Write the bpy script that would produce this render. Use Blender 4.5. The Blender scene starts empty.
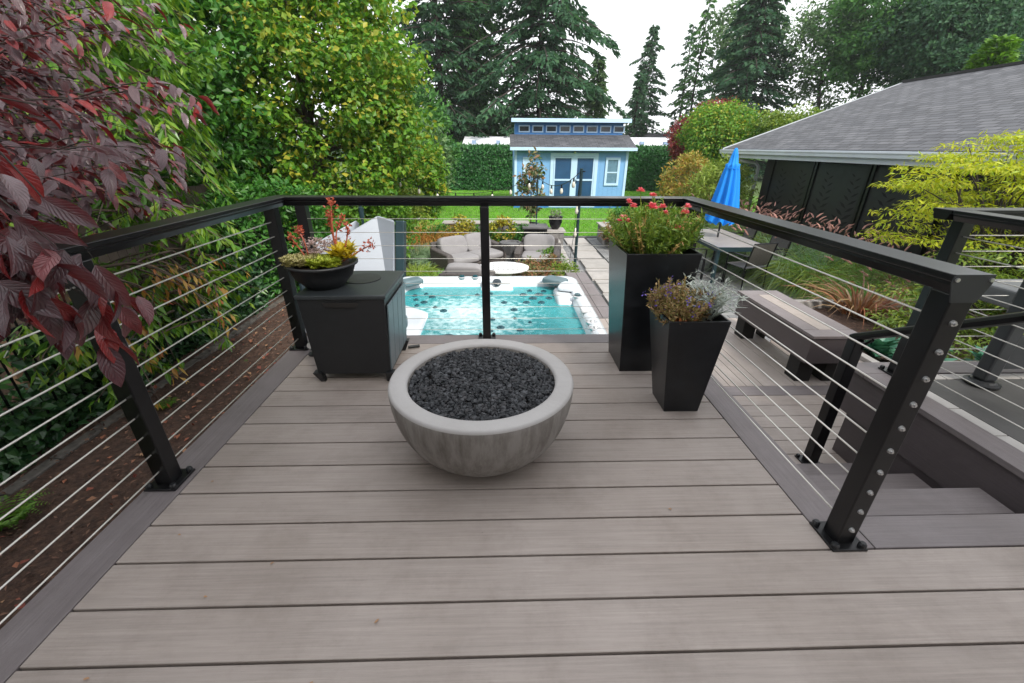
import bpy, bmesh, math, random
import numpy as np
from mathutils import Vector, Matrix
R = math.radians
random.seed(7); rng = np.random.default_rng(7)
C = bpy.context.scene.collection
G = -1.2            # garden level (the upper deck is z = 0)
LD = -0.6           # lower deck level

# ------------------------------------------------------------------ camera
F, PITCH, YAW, ROLL, H = 417.14, 0.4373, 0.0298, 0.0064, 1.1834
fw = np.array([math.sin(YAW)*math.cos(PITCH), math.cos(YAW)*math.cos(PITCH), -math.sin(PITCH)])
rt0 = np.array([math.cos(YAW), -math.sin(YAW), 0.0]); up0 = np.cross(rt0, fw)
rt = rt0*math.cos(ROLL)+up0*math.sin(ROLL); up = -rt0*math.sin(ROLL)+up0*math.cos(ROLL)
cd = bpy.data.cameras.new('camera'); cam = bpy.data.objects.new('camera', cd); C.objects.link(cam)
cd.sensor_width = 36; cd.lens = 36*F/1024; cd.clip_start = 0.02; cd.clip_end = 3000
cam.matrix_world = Matrix(((rt[0], up[0], -fw[0], 0), (rt[1], up[1], -fw[1], 0), (rt[2], up[2], -fw[2], H), (0, 0, 0, 1)))
bpy.context.scene.camera = cam
def at(x, y, Y):
    d = fw+rt*(x-512)/F+up*(341.5-y)/F
    return np.array([0, 0, H])+d*Y/d[1]

# ------------------------------------------------------------------ materials
def newmat(name):
    m = bpy.data.materials.new(name); m.use_nodes = True
    n = m.node_tree.nodes; l = m.node_tree.links
    return m, n, l, n['Principled BSDF']
def ramp(n, cols):
    r = n.new('ShaderNodeValToRGB'); e = r.color_ramp.elements
    while len(e) < len(cols): e.new(0.5)
    for i, c in enumerate(cols):
        e[i].position = i/(max(1, len(cols)-1)); e[i].color = (*c, 1)
    return r
def mixrgb(n, l, fac, a, b, mode='MIX'):
    m = n.new('ShaderNodeMix'); m.data_type = 'RGBA'; m.blend_type = mode
    for s, v in ((m.inputs[0], fac), (m.inputs[6], a), (m.inputs[7], b)):
        if hasattr(v, 'links'): l.new(v, s)
        elif isinstance(v, tuple): s.default_value = (*v, 1)
        else: s.default_value = v
    return m.outputs[2]
def noise(n, l, scale, detail=4, stretch=None, rough=0.55, coord='Object', rot=None):
    tc = n.new('ShaderNodeTexCoord'); mp = n.new('ShaderNodeMapping'); nt = n.new('ShaderNodeTexNoise')
    l.new(tc.outputs[coord], mp.inputs[0]); l.new(mp.outputs[0], nt.inputs['Vector'])
    if stretch: mp.inputs['Scale'].default_value = stretch
    if rot: mp.inputs['Rotation'].default_value = rot
    nt.inputs['Scale'].default_value = scale; nt.inputs['Detail'].default_value = detail; nt.inputs['Roughness'].default_value = rough
    return nt.outputs['Fac']
def bump(n, l, b, h, strength=0.3, dist=0.01):
    bp = n.new('ShaderNodeBump'); bp.inputs['Strength'].default_value = strength; bp.inputs['Distance'].default_value = dist
    l.new(h, bp.inputs['Height']); l.new(bp.outputs[0], b.inputs['Normal'])
def math_(n, l, op, a, b=None):
    m = n.new('ShaderNodeMath'); m.operation = op
    for i, v in enumerate((a, b)):
        if v is None: continue
        if hasattr(v, 'links'): l.new(v, m.inputs[i])
        else: m.inputs[i].default_value = v
    return m.outputs[0]
def plain(name, c, rough=0.5, metal=0.0, var=0.15, scale=8, bmp=0.0, bscale=60, spec=None, stretch=None):
    m, n, l, b = newmat(name)
    c2 = tuple(min(1, x*(1+var)) for x in c); c1 = tuple(x*(1-var) for x in c)
    f = noise(n, l, scale, 5, stretch)
    r = ramp(n, [c1, c2]); r.color_ramp.elements[0].position = 0.3; r.color_ramp.elements[1].position = 0.7
    l.new(f, r.inputs[0]); l.new(r.outputs[0], b.inputs['Base Color'])
    b.inputs['Roughness'].default_value = rough; b.inputs['Metallic'].default_value = metal
    if spec is not None: b.inputs['Specular IOR Level'].default_value = spec
    if bmp: bump(n, l, b, noise(n, l, bscale, 4, stretch), bmp, 0.005)
    return m
def leafmat(name, cols, trans=0.3, rough=0.5, back=None, big=0.35, bigscale=0.8, vein=False):
    m, n, l, b = newmat(name)
    geo = n.new('ShaderNodeNewGeometry'); r = ramp(n, cols)
    l.new(geo.outputs['Random Per Island'], r.inputs[0])
    f = noise(n, l, bigscale, 3)
    v = math_(n, l, 'MULTIPLY_ADD', f, 2*big); n_ = n[-1] if False else None
    mm = v.node; mm.inputs[2].default_value = 1-big
    col = mixrgb(n, l, 1.0, r.outputs[0], v, 'MULTIPLY')
    if back: col = mixrgb(n, l, geo.outputs['Backfacing'], col, back)
    l.new(col, b.inputs['Base Color']); b.inputs['Roughness'].default_value = rough
    tr = n.new('ShaderNodeBsdfTranslucent'); tcol = mixrgb(n, l, 1.0, col, (1.0, 1.0, 0.75), 'MULTIPLY')
    l.new(tcol, tr.inputs[0])
    mx = n.new('ShaderNodeMixShader'); mx.inputs[0].default_value = trans
    l.new(b.outputs[0], mx.inputs[1]); l.new(tr.outputs[0], mx.inputs[2]); l.new(mx.outputs[0], n['Material Output'].inputs[0])
    if vein: bump(n, l, b, noise(n, l, 90, 2, (1, 1, 1)), 0.25, 0.002)
    return m
def boardmat(name, base, axis='x', var=0.12, rough=0.55):
    m, n, l, b = newmat(name)
    geo = n.new('ShaderNodeNewGeometry')
    st = (1.0, 42, 42) if axis == 'x' else ((42, 1.0, 42) if axis == 'y' else (42, 42, 1.0))
    tc = n.new('ShaderNodeTexCoord'); mp = n.new('ShaderNodeMapping'); mp.inputs['Scale'].default_value = st
    add = n.new('ShaderNodeVectorMath'); add.operation = 'ADD'
    sc = n.new('ShaderNodeVectorMath'); sc.operation = 'SCALE'; sc.inputs[0].default_value = (37, 37, 37)
    l.new(geo.outputs['Random Per Island'], sc.inputs['Scale'])
    l.new(tc.outputs['Object'], mp.inputs[0]); l.new(mp.outputs[0], add.inputs[0]); l.new(sc.outputs[0], add.inputs[1])
    nt = n.new('ShaderNodeTexNoise'); nt.inputs['Scale'].default_value = 3.0; nt.inputs['Detail'].default_value = 9; nt.inputs['Roughness'].default_value = 0.72
    l.new(add.outputs[0], nt.inputs['Vector'])
    r = ramp(n, [tuple(x*(1-1.7*var) for x in base), base, tuple(x*(1+1.7*var) for x in base)])
    for e, p in zip(r.color_ramp.elements, (0.25, 0.5, 0.75)): e.position = p
    l.new(nt.outputs['Fac'], r.inputs[0])
    tone = math_(n, l, 'MULTIPLY_ADD', geo.outputs['Random Per Island'], 0.16); tone.node.inputs[2].default_value = 0.92
    col = mixrgb(n, l, 1.0, r.outputs[0], tone, 'MULTIPLY')
    sp_ = noise(n, l, 55, 3, None, .8); rs = ramp(n, [(0.6, 0.56, 0.52), (1, 1, 1)]); rs.color_ramp.elements[0].position = 0.22; rs.color_ramp.elements[1].position = 0.30; l.new(sp_, rs.inputs[0])
    col = mixrgb(n, l, 1.0, col, rs.outputs[0], 'MULTIPLY')
    dirt = noise(n, l, 5.5, 8, None, .75); rd_ = ramp(n, [(0.89, 0.88, 0.87), (1.02, 1.02, 1.02)]); rd_.color_ramp.elements[0].position = 0.34; rd_.color_ramp.elements[1].position = 0.52; l.new(dirt, rd_.inputs[0])
    col = mixrgb(n, l, 1.0, col, rd_.outputs[0], 'MULTIPLY')
    blot = noise(n, l, 1.6, 5); rr = ramp(n, [(0.86, 0.84, 0.82), (1.06, 1.06, 1.06)])
    rr.color_ramp.elements[0].position = 0.35; rr.color_ramp.elements[1].position = 0.6; l.new(blot, rr.inputs[0])
    col = mixrgb(n, l, 1.0, col, rr.outputs[0], 'MULTIPLY')
    l.new(col, b.inputs['Base Color'])
    ro = math_(n, l, 'MULTIPLY_ADD', blot, 0.3); ro.node.inputs[2].default_value = rough-0.15
    l.new(ro, b.inputs['Roughness']); bump(n, l, b, nt.outputs['Fac'], 0.6, 0.003)
    return m

M = {}
M['board'] = boardmat('deck_board', (0.315, 0.272, 0.248))
M['border'] = boardmat('border_board_y', (0.175, 0.153, 0.156), 'y')
M['borderx'] = boardmat('border_board_x', (0.178, 0.157, 0.160), 'x')
M['boardy'] = boardmat('deck_board_y', (0.315, 0.275, 0.252), 'y')
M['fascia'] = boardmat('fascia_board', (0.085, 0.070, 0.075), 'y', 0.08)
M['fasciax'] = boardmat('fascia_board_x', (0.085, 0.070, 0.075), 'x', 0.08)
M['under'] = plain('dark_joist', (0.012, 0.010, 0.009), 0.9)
M['rail'] = plain('black_powder_coat', (0.004, 0.004, 0.005), 0.30, 0.0, 0.1, 30, 0.02, 500, 0.42)
M['railcap'] = plain('grey_cap_plate', (0.035, 0.038, 0.042), 0.4, 0.2)
M['steel'] = plain('stainless_cable', (0.75, 0.73, 0.68), 0.38, 0.6, 0.05)
M['bolt'] = plain('stainless_fitting', (0.6, 0.6, 0.6), 0.3, 0.9, 0.05)
M['blackplastic'] = plain('black_plastic', (0.012, 0.013, 0.015), 0.42, 0, 0.1, 30, 0.1, 300)

# ------------------------------------------------------------------ mesh helpers
class MB:
    def __init__(s): s.v = []; s.f = []; s.m = []
    def add(s, V, Fs, mi=0):
        o = len(s.v); s.v += [tuple(map(float, p)) for p in V]; s.f += [tuple(i+o for i in f) for f in Fs]; s.m += [mi]*len(Fs); return s
    def box(s, x0, x1, y0, y1, z0, z1, mi=0, M_=None):
        V = [(x, y, z) for z in (z0, z1) for y in (y0, y1) for x in (x0, x1)]
        if M_: V = [M_ @ Vector(p) for p in V]
        s.add(V, [(0, 2, 3, 1), (4, 5, 7, 6), (0, 1, 5, 4), (2, 6, 7, 3), (0, 4, 6, 2), (1, 3, 7, 5)], mi); return s
    def frustum(s, c0, w0, d0, z0, c1, w1, d1, z1, mi=0):
        V = []
        for c, w, d, z in ((c0, w0, d0, z0), (c1, w1, d1, z1)):
            V += [(c[0]-w, c[1]-d, z), (c[0]+w, c[1]-d, z), (c[0]+w, c[1]+d, z), (c[0]-w, c[1]+d, z)]
        s.add(V, [(3, 2, 1, 0), (4, 5, 6, 7), (0, 1, 5, 4), (1, 2, 6, 5), (2, 3, 7, 6), (3, 0, 4, 7)], mi); return s
    def prism(s, prof, path0, path1, xdir, zdir=(0, 0, 1), mi=0):
        xd = Vector(xdir); zd = Vector(zdir); n = len(prof); V = []
        for p in (path0, path1): V += [Vector(p)+xd*a+zd*b for a, b in prof]
        s.add(V, [tuple(range(n))[::-1], tuple(range(n, 2*n))]+[(i, (i+1) % n, (i+1) % n+n, i+n) for i in range(n)], mi); return s
    def tube(s, pts, r, n=8, mi=0, cap=True):
        pts = [Vector(p) for p in pts]; rs = r if hasattr(r, '__len__') else [r]*len(pts); V = []; Fs = []
        prev = None
        for i, p in enumerate(pts):
            t = (pts[min(i+1, len(pts)-1)]-pts[max(i-1, 0)])
            t = t.normalized() if t.length > 1e-9 else Vector((0, 0, 1))
            if prev is None: a = t.orthogonal().normalized()
            else:
                a = prev-t*prev.dot(t); a = a.normalized() if a.length > 1e-6 else t.orthogonal().normalized()
            prev = a; b = t.cross(a)
            V += [p+(a*math.cos(2*math.pi*k/n)+b*math.sin(2*math.pi*k/n))*rs[i] for k in range(n)]
        for i in range(len(pts)-1):
            for k in range(n): Fs.append((i*n+k, i*n+(k+1) % n, (i+1)*n+(k+1) % n, (i+1)*n+k))
        if cap: Fs += [tuple(range(n))[::-1], tuple(range((len(pts)-1)*n, len(pts)*n))]
        s.add(V, Fs, mi); return s
    def lathe(s, prof, n=32, c=(0, 0, 0), mi=0, close=False):
        V = []; Fs = []
        for r_, z in prof: V += [(c[0]+r_*math.cos(2*math.pi*k/n), c[1]+r_*math.sin(2*math.pi*k/n), c[2]+z) for k in range(n)]
        for i in range(len(prof)-1):
            for k in range(n): Fs.append((i*n+k, i*n+(k+1) % n, (i+1)*n+(k+1) % n, (i+1)*n+k))
        s.add(V, Fs, mi); return s
    def loops(s, loops, mi=0, cap0=False, cap1=False):
        n = len(loops[0]); V = [p for L in loops for p in L]; Fs = []
        for i in range(len(loops)-1):
            for k in range(n): Fs.append((i*n+k, i*n+(k+1) % n, (i+1)*n+(k+1) % n, (i+1)*n+k))
        if cap0: Fs.append(tuple(range(n))[::-1])
        if cap1: Fs.append(tuple(range((len(loops)-1)*n, len(loops)*n)))
        s.add(V, Fs, mi); return s
    def build(s, name, mat, parent=None, smooth=False, bevel=0, subs=0, loc=None, rz=0, jitter=0):
        me = bpy.data.meshes.new(name); me.from_pydata(s.v, [], s.f); me.update()
        for m in (mat if isinstance(mat, (list, tuple)) else [mat]): me.materials.append(m)
        me.polygons.foreach_set('material_index', s.m)
        if smooth: me.polygons.foreach_set('use_smooth', [True]*len(s.f))
        bm = bmesh.new(); bm.from_mesh(me); bmesh.ops.recalc_face_normals(bm, faces=bm.faces); bm.to_mesh(me); bm.free()
        o = bpy.data.objects.new(name, me); C.objects.link(o)
        if parent: o.parent = parent
        if loc is not None: o.location = loc
        o.rotation_euler.z = rz
        if subs:
            md = o.modifiers.new('s', 'SUBSURF'); md.levels = md.render_levels = subs
        if bevel:
            md = o.modifiers.new('b', 'BEVEL'); md.width = bevel; md.segments = 2; md.limit_method = 'ANGLE'; md.angle_limit = R(40)
        return o
def leafuv(o):
    uv = o.data.uv_layers.new(name='UVMap'); n_ = len(o.data.loops); vi = np.empty(n_, dtype=np.int32); o.data.loops.foreach_get('vertex_index', vi)
    us = np.array([0, .12, .3, .5, .7, .88, 1]); q = vi % 35; uv.data.foreach_set('uv', np.stack([us[q//5], (q % 5)/4.], 1).astype(np.float32).ravel())
def npmesh(name, V, Fq, mat, parent=None, smooth=False, mi=None):
    """V (n,3), Fq (m,k) constant size faces"""
    V = np.asarray(V, dtype=np.float32); Fq = np.asarray(Fq, dtype=np.int32); k = Fq.shape[1]; m = len(Fq)
    me = bpy.data.meshes.new(name); me.vertices.add(len(V)); me.vertices.foreach_set('co', V.ravel())
    me.loops.add(m*k); me.loops.foreach_set('vertex_index', Fq.ravel())
    me.polygons.add(m); me.polygons.foreach_set('loop_start', np.arange(0, m*k, k, dtype=np.int32))
    me.polygons.foreach_set('loop_total', np.full(m, k, dtype=np.int32))
    for mt in (mat if isinstance(mat, (list, tuple)) else [mat]): me.materials.append(mt)
    if mi is not None: me.polygons.foreach_set('material_index', np.asarray(mi, dtype=np.int32))
    me.polygons.foreach_set('use_smooth', np.full(m, smooth))
    me.update(calc_edges=True); me.validate()
    o = bpy.data.objects.new(name, me); C.objects.link(o)
    if parent: o.parent = parent
    return o
def tag(o, label, cat, group=None):
    o['label'] = label; o['category'] = cat
    if group: o['group'] = group
    return o
def thing(name, label, cat, loc=(0, 0, 0), rz=0, group=None):
    o = bpy.data.objects.new(name, None); C.objects.link(o); o.empty_display_size = 0.1
    o.location = loc; o.rotation_euler.z = rz; return tag(o, label, cat, group)
def struct(o): o['kind'] = 'structure'; return o
def stuff(o): o['kind'] = 'stuff'; return o
def copy_tree(o, loc=None, rz=None, label=None, parent=None, scale=None):
    c = o.copy(); C.objects.link(c); c.parent = parent
    if loc is not None: c.location = loc
    if rz is not None: c.rotation_euler.z = rz
    if label: c['label'] = label
    if scale: c.scale = scale
    for ch in list(o.children): copy_tree(ch, parent=c)
    return c
def nrm(a): return a/np.maximum(np.linalg.norm(a, axis=-1, keepdims=True), 1e-9)

# ------------------------------------------------------------------ foliage helpers
def rv(n): return nrm(rng.normal(size=(n, 3)))
def leafgeo(P, T, N, L, W, fold=0.18):
    """simple folded leaf: 4 verts, 2 tris"""
    T = nrm(T); S = nrm(np.cross(T, N)); N2 = np.cross(S, T); L = np.asarray(L)[:, None]; W = np.asarray(W)[:, None]
    a = P; b = P+T*L*0.45+S*W/2+N2*W*fold; c = P+T*L; d = P+T*L*0.45-S*W/2+N2*W*fold
    V = np.stack([a, b, c, d], 1).reshape(-1, 3); i = np.arange(len(P))[:, None]*4
    Fq = np.concatenate([i+np.array([[0, 1, 2]]), i+np.array([[0, 2, 3]])], 1).reshape(-1, 3)
    return V, Fq
def nicegeo(P, T, N, L, W, curl=0.25, fold=0.15):
    """3x5 grid leaf with droop and fold"""
    T = nrm(T); S = nrm(np.cross(T, N)); N2 = np.cross(S, T); L = np.asarray(L)[:, None]; W = np.asarray(W)[:, None]
    us = [0, .12, .3, .5, .7, .88, 1]; ws = [.04, .55, .93, 1, .80, .42, .02]; rows = []
    cr = curl*(0.5+rng.random((len(P), 1)))
    wob = rng.normal(size=(len(P), 1))*0.1
    for u, w in zip(us, ws):
        mid = P+T*L*(u-0.12*cr*u*u)-N2*L*cr*u*u*0.8+S*W*wob*math.sin(u*6)
        for k in (-1, -.5, 0, .5, 1): rows.append(mid+S*W*w*k/2+N2*W*w*fold*abs(k)**1.3*(1+wob*math.sin(u*19+k*3)*3))
    V = np.stack(rows, 1).reshape(-1, 3); n = len(us); i = np.arange(len(P))[:, None]*n*5; fs = []
    for a in range(n-1):
        for k in range(4): fs.append(i+np.array([[a*5+k, a*5+k+1, a*5+k+6, a*5+k+5]]))
    return V, np.concatenate(fs, 1).reshape(-1, 4)
def bladegeo(P, D, L, W, droop, seg=4):
    """curved grass blades: base P, initial dir D, length L, width W, droop amount"""
    D = nrm(D); L = np.asarray(L)[:, None]; W = np.asarray(W)[:, None]; droop = np.asarray(droop)[:, None]
    hz = D.copy(); hz[:, 2] = 0; hz = nrm(hz+rng.normal(size=hz.shape)*[0.15, 0.15, 0]); S = nrm(np.cross(D, [0, 0, 1])+rng.normal(size=D.shape)*0.3)
    rows = []
    for k in range(seg+1):
        u = k/seg; c = P+D*L*u+hz*L*droop*u*u*0.5-np.array([0, 0, 1])*L*droop*u*u*u*0.8
        w = W*(1-u)**0.7*0.5+0.0004; rows += [c-S*w, c+S*w]
    V = np.stack(rows, 1).reshape(-1, 3); i = np.arange(len(P))[:, None]*2*(seg+1)
    fs = [i+np.array([[2*k, 2*k+1, 2*k+3, 2*k+2]]) for k in range(seg)]
    return V, np.concatenate(fs, 1).reshape(-1, 4)
def in_ell(n, c, r, shell=0.0):
    d = rv(n); u = rng.random(n)**(1/3)
    if shell: u = shell+(1-shell)*u
    return np.array(c)+d*u[:, None]*np.array(r)
def cloud_leaves(clumps, per, size, aspect=0.5, up_=0.5, droop=0.0, spread=1.0, outc=None, nice=False):
    """clumps: list of (center, radius). leaves scattered over each clump, facing outward/up"""
    Ps = []; Ns = []
    for c, r in clumps:
        k = max(3, int(per*(0.7+0.6*rng.random()))); d = rv(k); u = (0.35+0.65*rng.random(k)**0.5)[:, None]
        r3 = np.array(r if hasattr(r, '__len__') else (r, r, r*0.7))
        Ps.append(np.array(c)+d*u*r3*spread); Ns.append(d)
    P = np.concatenate(Ps); D = np.concatenate(Ns); n = len(P)
    N = nrm(D*0.6+np.array([0, 0, up_])+rng.normal(size=(n, 3))*0.45)
    T = nrm(np.cross(N, rv(n))+D*0.4-np.array([0, 0, droop]))
    L = size*(0.6+0.8*rng.random(n)); return (nicegeo if nice else leafgeo)(P, T, N, L, L*aspect)
def branch_path(a, b, sag=0.1, n=6, wig=0.06):
    a = np.array(a, float); b = np.array(b, float); L = np.linalg.norm(b-a); o = rng.normal(size=3)*wig*L
    return [tuple(a+(b-a)*t+np.array([0, 0, 1])*sag*L*math.sin(t*math.pi)+o*math.sin(t*math.pi)) for t in np.linspace(0, 1, n)]
def broadleaf(name, label, cat, base, th, c, r, nclump, per, size, mat, bark, tr=0.12, aspect=0.6, clr=None, shell=0.35, droop=0.2, limbs=14, group=None, cut=None, lean=(0, 0)):
    t = thing(name, label, cat, base, group=group); b = np.array(base, float)
    cs = in_ell(nclump, c, r, shell)
    lump = [np.array(c)+rv(1)[0]*np.array(r)*0.75 for _ in range(9)]
    # push clump centres towards a few lobes so the outline is uneven
    cs = np.array([p+(lump[rng.integers(9)]-p)*0.28*rng.random() for p in cs])
    cs = cs[cs[:, 2] > base[2]+0.15]
    if cut: cs = np.array([p for p in cs if cut(p)])
    clr = clr or min(r)*0.22
    cl = [(p-b, clr*(0.6+0.8*rng.random())) for p in cs]
    V, Fq = cloud_leaves(cl, per, size, aspect, 0.5, droop)
    npmesh('crown', V, Fq, mat, t)
    mb = MB(); top = np.array([c[0]-b[0]+lean[0], c[1]-b[1]+lean[1], max(th, 0.3)])
    mb.tube(branch_path((0, 0, -0.05), top*[0.5, 0.5, 1], 0, 6, 0.03), [tr*(1-0.45*k/5) for k in range(6)], 8)
    cen = np.array([c[0]-b[0], c[1]-b[1], c[2]-b[2]])
    tp = top*[0.5, 0.5, 1]; mb.tube(branch_path(tp, cen+[0, 0, r[2]*0.6], 0, 6, 0.05), [tr*0.55*(1-0.85*k/5) for k in range(6)], 6)
    for i in range(min(limbs, len(cs))):
        e = cs[i]-b; s = tp+(cen+[0, 0, r[2]*0.5]-tp)*rng.random()*0.8; s = np.minimum(s, [1e9, 1e9, max(e[2], tp[2])])
        mb.tube(branch_path(s, e, 0.08, 6, 0.06), [tr*0.38*(1-0.85*k/5) for k in range(6)], 5)
    mb.build('trunk', bark, t, smooth=True)
    return t
def conifer(name, label, base, h, rad, mat, bark, nb=120, spr=26, size=0.5, droop=0.35, z0=0.12, taper=1.0, group=None, irregular=0.35, tr=0.25, cat='conifer'):
    t = thing(name, label, cat, base, group=group); mb = MB()
    mb.tube([(0, 0, -0.1), (0.1*rng.normal(), 0.1*rng.normal(), h*0.5), (0, 0, h*0.985)], [tr, tr*0.6, 0.03], 7)
    Ps = []; Ts = []; Ls = []
    for i in range(nb):
        u = z0+(1-z0)*((i+rng.random())/nb); z = h*u; a = i*2.39996+rng.normal()*0.3
        ln = rad*((1-u)**(0.75*taper))*(1-irregular+irregular*1.3*rng.random())+0.15
        if rng.random() < 0.16*irregular/0.35: ln *= 0.4
        elif rng.random() < 0.12*irregular/0.35: ln *= 1.35
        up1 = 0.22*(1-u)+0.1*rng.normal(); dr = np.array([math.cos(a), math.sin(a), up1])
        pts = [np.array([0, 0, z])+dr*ln*s-np.array([0, 0, 1])*droop*ln*s*s for s in np.linspace(0, 1, 5)]
        if ln > 0.5: mb.tube(pts, [0.02+0.012*ln*(1-s) for s in np.linspace(0, 1, 5)], 4)
        k = max(5, int(spr*(0.35+ln/rad*0.8)))
        s = 0.12+0.88*rng.random(k)**0.7; side = np.array([-math.sin(a), math.cos(a), 0])
        w = (0.30*ln*(1-s)+0.10*ln**0.5)*(rng.random(k)*2-1)
        p = np.array([0, 0, z])+dr*ln*s[:, None]-np.array([0, 0, 1])*droop*ln*(s**2)[:, None]+side*w[:, None]-np.array([0, 0, 1])*(np.abs(w)*0.35+rng.random(k)*0.1*ln**0.5)[:, None]
        Ps.append(p); Ts.append(dr*0.8+side*np.sign(w)[:, None]*0.6-np.array([0, 0, 0.35+droop])+rng.normal(size=(k, 3))*0.3); Ls.append(size*(0.5+0.8*rng.random(k)))
    P = np.concatenate(Ps); T = np.concatenate(Ts); L = np.concatenate(Ls); N = nrm(np.array([0, 0, 1.0])+rng.normal(size=P.shape)*0.6)
    V, Fq = leafgeo(P, T, N, L, L*0.42, 0.1); npmesh('crown', V, Fq, mat, t); mb.build('trunk', bark, t, smooth=True)
    return t
def shrub(name, label, cat, base, c, r, nclump, per, size, mat, aspect=0.5, group=None, droop=0.0, shell=0.4, stems=10, bark=None, extra=None, clr=None, upn=0.5):
    t = thing(name, label, cat, base, group=group); b = np.array(base, float)
    cs = in_ell(nclump, c, r, shell); cs = cs[cs[:, 2] > base[2]+0.02]-b
    V, Fq = cloud_leaves([(p, (clr or min(r)*0.3)*(0.6+0.8*rng.random())) for p in cs], per, size, aspect, upn, droop)
    npmesh('foliage', V, Fq, mat, t)
    mb = MB()
    for i in range(min(stems, len(cs))): mb.tube(branch_path((rng.normal()*0.04, rng.normal()*0.04, 0), cs[i], 0.05, 5), [0.012*max(1, r[2]*1.5)*(1-0.8*k/4) for k in range(5)], 5)
    mb.build('stem', bark or M['bark'], t)
    return t
def grass_clump(name, label, cat, base, h, rad, n, mat, w=0.008, droop=0.6, spread=0.5, group=None, plume=None, nplume=0, plen=0.1, pr=0.012):
    t = thing(name, label, cat, base, group=group)
    a = rng.random(n)*2*math.pi; rr = rad*0.35*np.sqrt(rng.random(n)); P = np.stack([rr*np.cos(a), rr*np.sin(a), np.zeros(n)], 1)
    tilt = spread*(0.15+rng.random(n)); D = np.stack([np.cos(a)*tilt, np.sin(a)*tilt, np.ones(n)], 1)
    V, Fq = bladegeo(P, D, h*(0.55+0.6*rng.random(n)), w*(0.7+0.6*rng.random(n)), droop*(0.5+rng.random(n)))
    npmesh('blades', V, Fq, mat, t)
    if nplume:
        for i in range(nplume):
            mb = MB()
            an = rng.random()*2*math.pi; ti = spread*(0.2+0.9*rng.random()); d = np.array([math.cos(an)*ti, math.sin(an)*ti, 1]); d /= np.linalg.norm(d)
            b0 = d*h*(0.75+0.35*rng.random()); tip = b0+(d+np.array([math.cos(an), math.sin(an), -0.6])*0.5)*plen
            mid = (b0+tip)/2+np.array([0, 0, 0.1*plen])
            mb.tube([b0, b0*0.7+mid*0.3, mid, tip], [pr*0.4, pr, pr*0.9, pr*0.15], 5); mb.build('plume', plume, t)
    return t
# ------------------------------------------------------------------ more materials
M['bark'] = plain('bark', (0.09, 0.065, 0.05), 0.9, 0, 0.4, 14, 0.8, 30, stretch=(1, 1, 0.25))
M['darkbark'] = plain('dark_bark', (0.04, 0.03, 0.026), 0.9, 0, 0.4, 14, 0.8, 30)
M['soil'] = plain('potting_soil', (0.035, 0.02, 0.013), 0.95, 0, 0.6, 40, 1.0, 120)
M['concrete'] = plain('cast_concrete', (0.33, 0.315, 0.30), 0.75, 0, 0.18, 5, 0.25, 60)
M['lava'] = plain('lava_rock', (0.022, 0.024, 0.028), 0.55, 0, 0.5, 25, 0.6, 90)
M['charcoal'] = plain('charcoal_planter', (0.007, 0.008, 0.010), 0.30, 0, 0.5, 12, 0.08, 220, 0.4)
M['teal'] = plain('dark_teal_metal', (0.02, 0.045, 0.055), 0.4, 0.3)
M['stone'] = plain('grey_stone', (0.27, 0.265, 0.26), 0.8, 0, 0.25, 6, 0.5, 40)
M['stonedark'] = plain('dark_grey_stone', (0.10, 0.10, 0.105), 0.8, 0, 0.3, 6, 0.6, 40)
M['pave'] = plain('light_paving', (0.36, 0.345, 0.33), 0.8, 0, 0.15, 4, 0.2, 60)
M['wicker'] = plain('grey_brown_wicker', (0.07, 0.06, 0.058), 0.7, 0, 0.5, 60, 0.8, 160)
M['cushion'] = plain('light_grey_cushion', (0.24, 0.232, 0.24), 0.9, 0, 0.06, 10, 0.15, 300)
M['white'] = plain('white_paint', (0.75, 0.76, 0.78), 0.5, 0, 0.05, 5)
M['acrylic'] = plain('white_acrylic_shell', (0.62, 0.66, 0.70), 0.12, 0, 0.03, 3)
M['jet'] = plain('dark_teal_jet', (0.01, 0.07, 0.09), 0.3, 0.2)
M['dkglass'] = plain('dark_glass', (0.02, 0.03, 0.04), 0.08, 0, 0.2, 2)
M['bulb'] = plain('clear_bulb', (0.6, 0.58, 0.5), 0.1, 0, 0.05)

# ------------------------------------------------------------------ upper deck
Y0, PT = 1.7829, 0.1445
g = 0.0065
mb = MB()
for k in range(-5, 6):
    y1 = Y0-PT*k
    if k == -5: continue
    mb.box(-1.206, 1.073, y1+g/2, y1+PT-g/2, -0.025, 0)
def bb(mb, x0, x1, y0, y1, z=0.0, t=0.025, mi=0): return mb.box(x0, x1, y0, y1, z-t, z, mi)
k = 6
while Y0-PT*k > -1.2:
    y1 = Y0-PT*k
    if k == 6: mb.box(-1.206, 1.073, y1+g/2, y1+PT-g/2, -0.025, 0)
    else: mb.box(-1.206, 4.2, y1+g/2, y1+PT-g/2, -0.025, 0)
    k += 1
struct(mb.build('upper_deck', M['board'], bevel=0.0025))
mb = MB(); mb.box(-1.350, -1.210, -1.2, 2.645, -0.025, 0.0); mb.box(1.078, 1.220, 0.9185, 2.645, -0.025, 0.0)
struct(mb.build('deck_border', M['border'], bevel=0.0025))
mb = MB(); mb.box(-1.206, 1.074, 2.507, 2.645, -0.025, 0.0); mb.box(1.224, 4.2, 0.9185, 1.046, -0.025, 0.0)
struct(mb.build('deck_edge_board', M['borderx'], bevel=0.0025))
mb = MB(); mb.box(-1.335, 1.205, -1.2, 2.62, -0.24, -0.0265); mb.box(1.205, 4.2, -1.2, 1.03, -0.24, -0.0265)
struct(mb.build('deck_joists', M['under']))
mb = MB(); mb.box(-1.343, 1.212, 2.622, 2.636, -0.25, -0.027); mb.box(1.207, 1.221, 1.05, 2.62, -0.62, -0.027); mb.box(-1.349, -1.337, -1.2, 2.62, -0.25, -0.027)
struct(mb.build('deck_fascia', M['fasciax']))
mb = MB()
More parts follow.
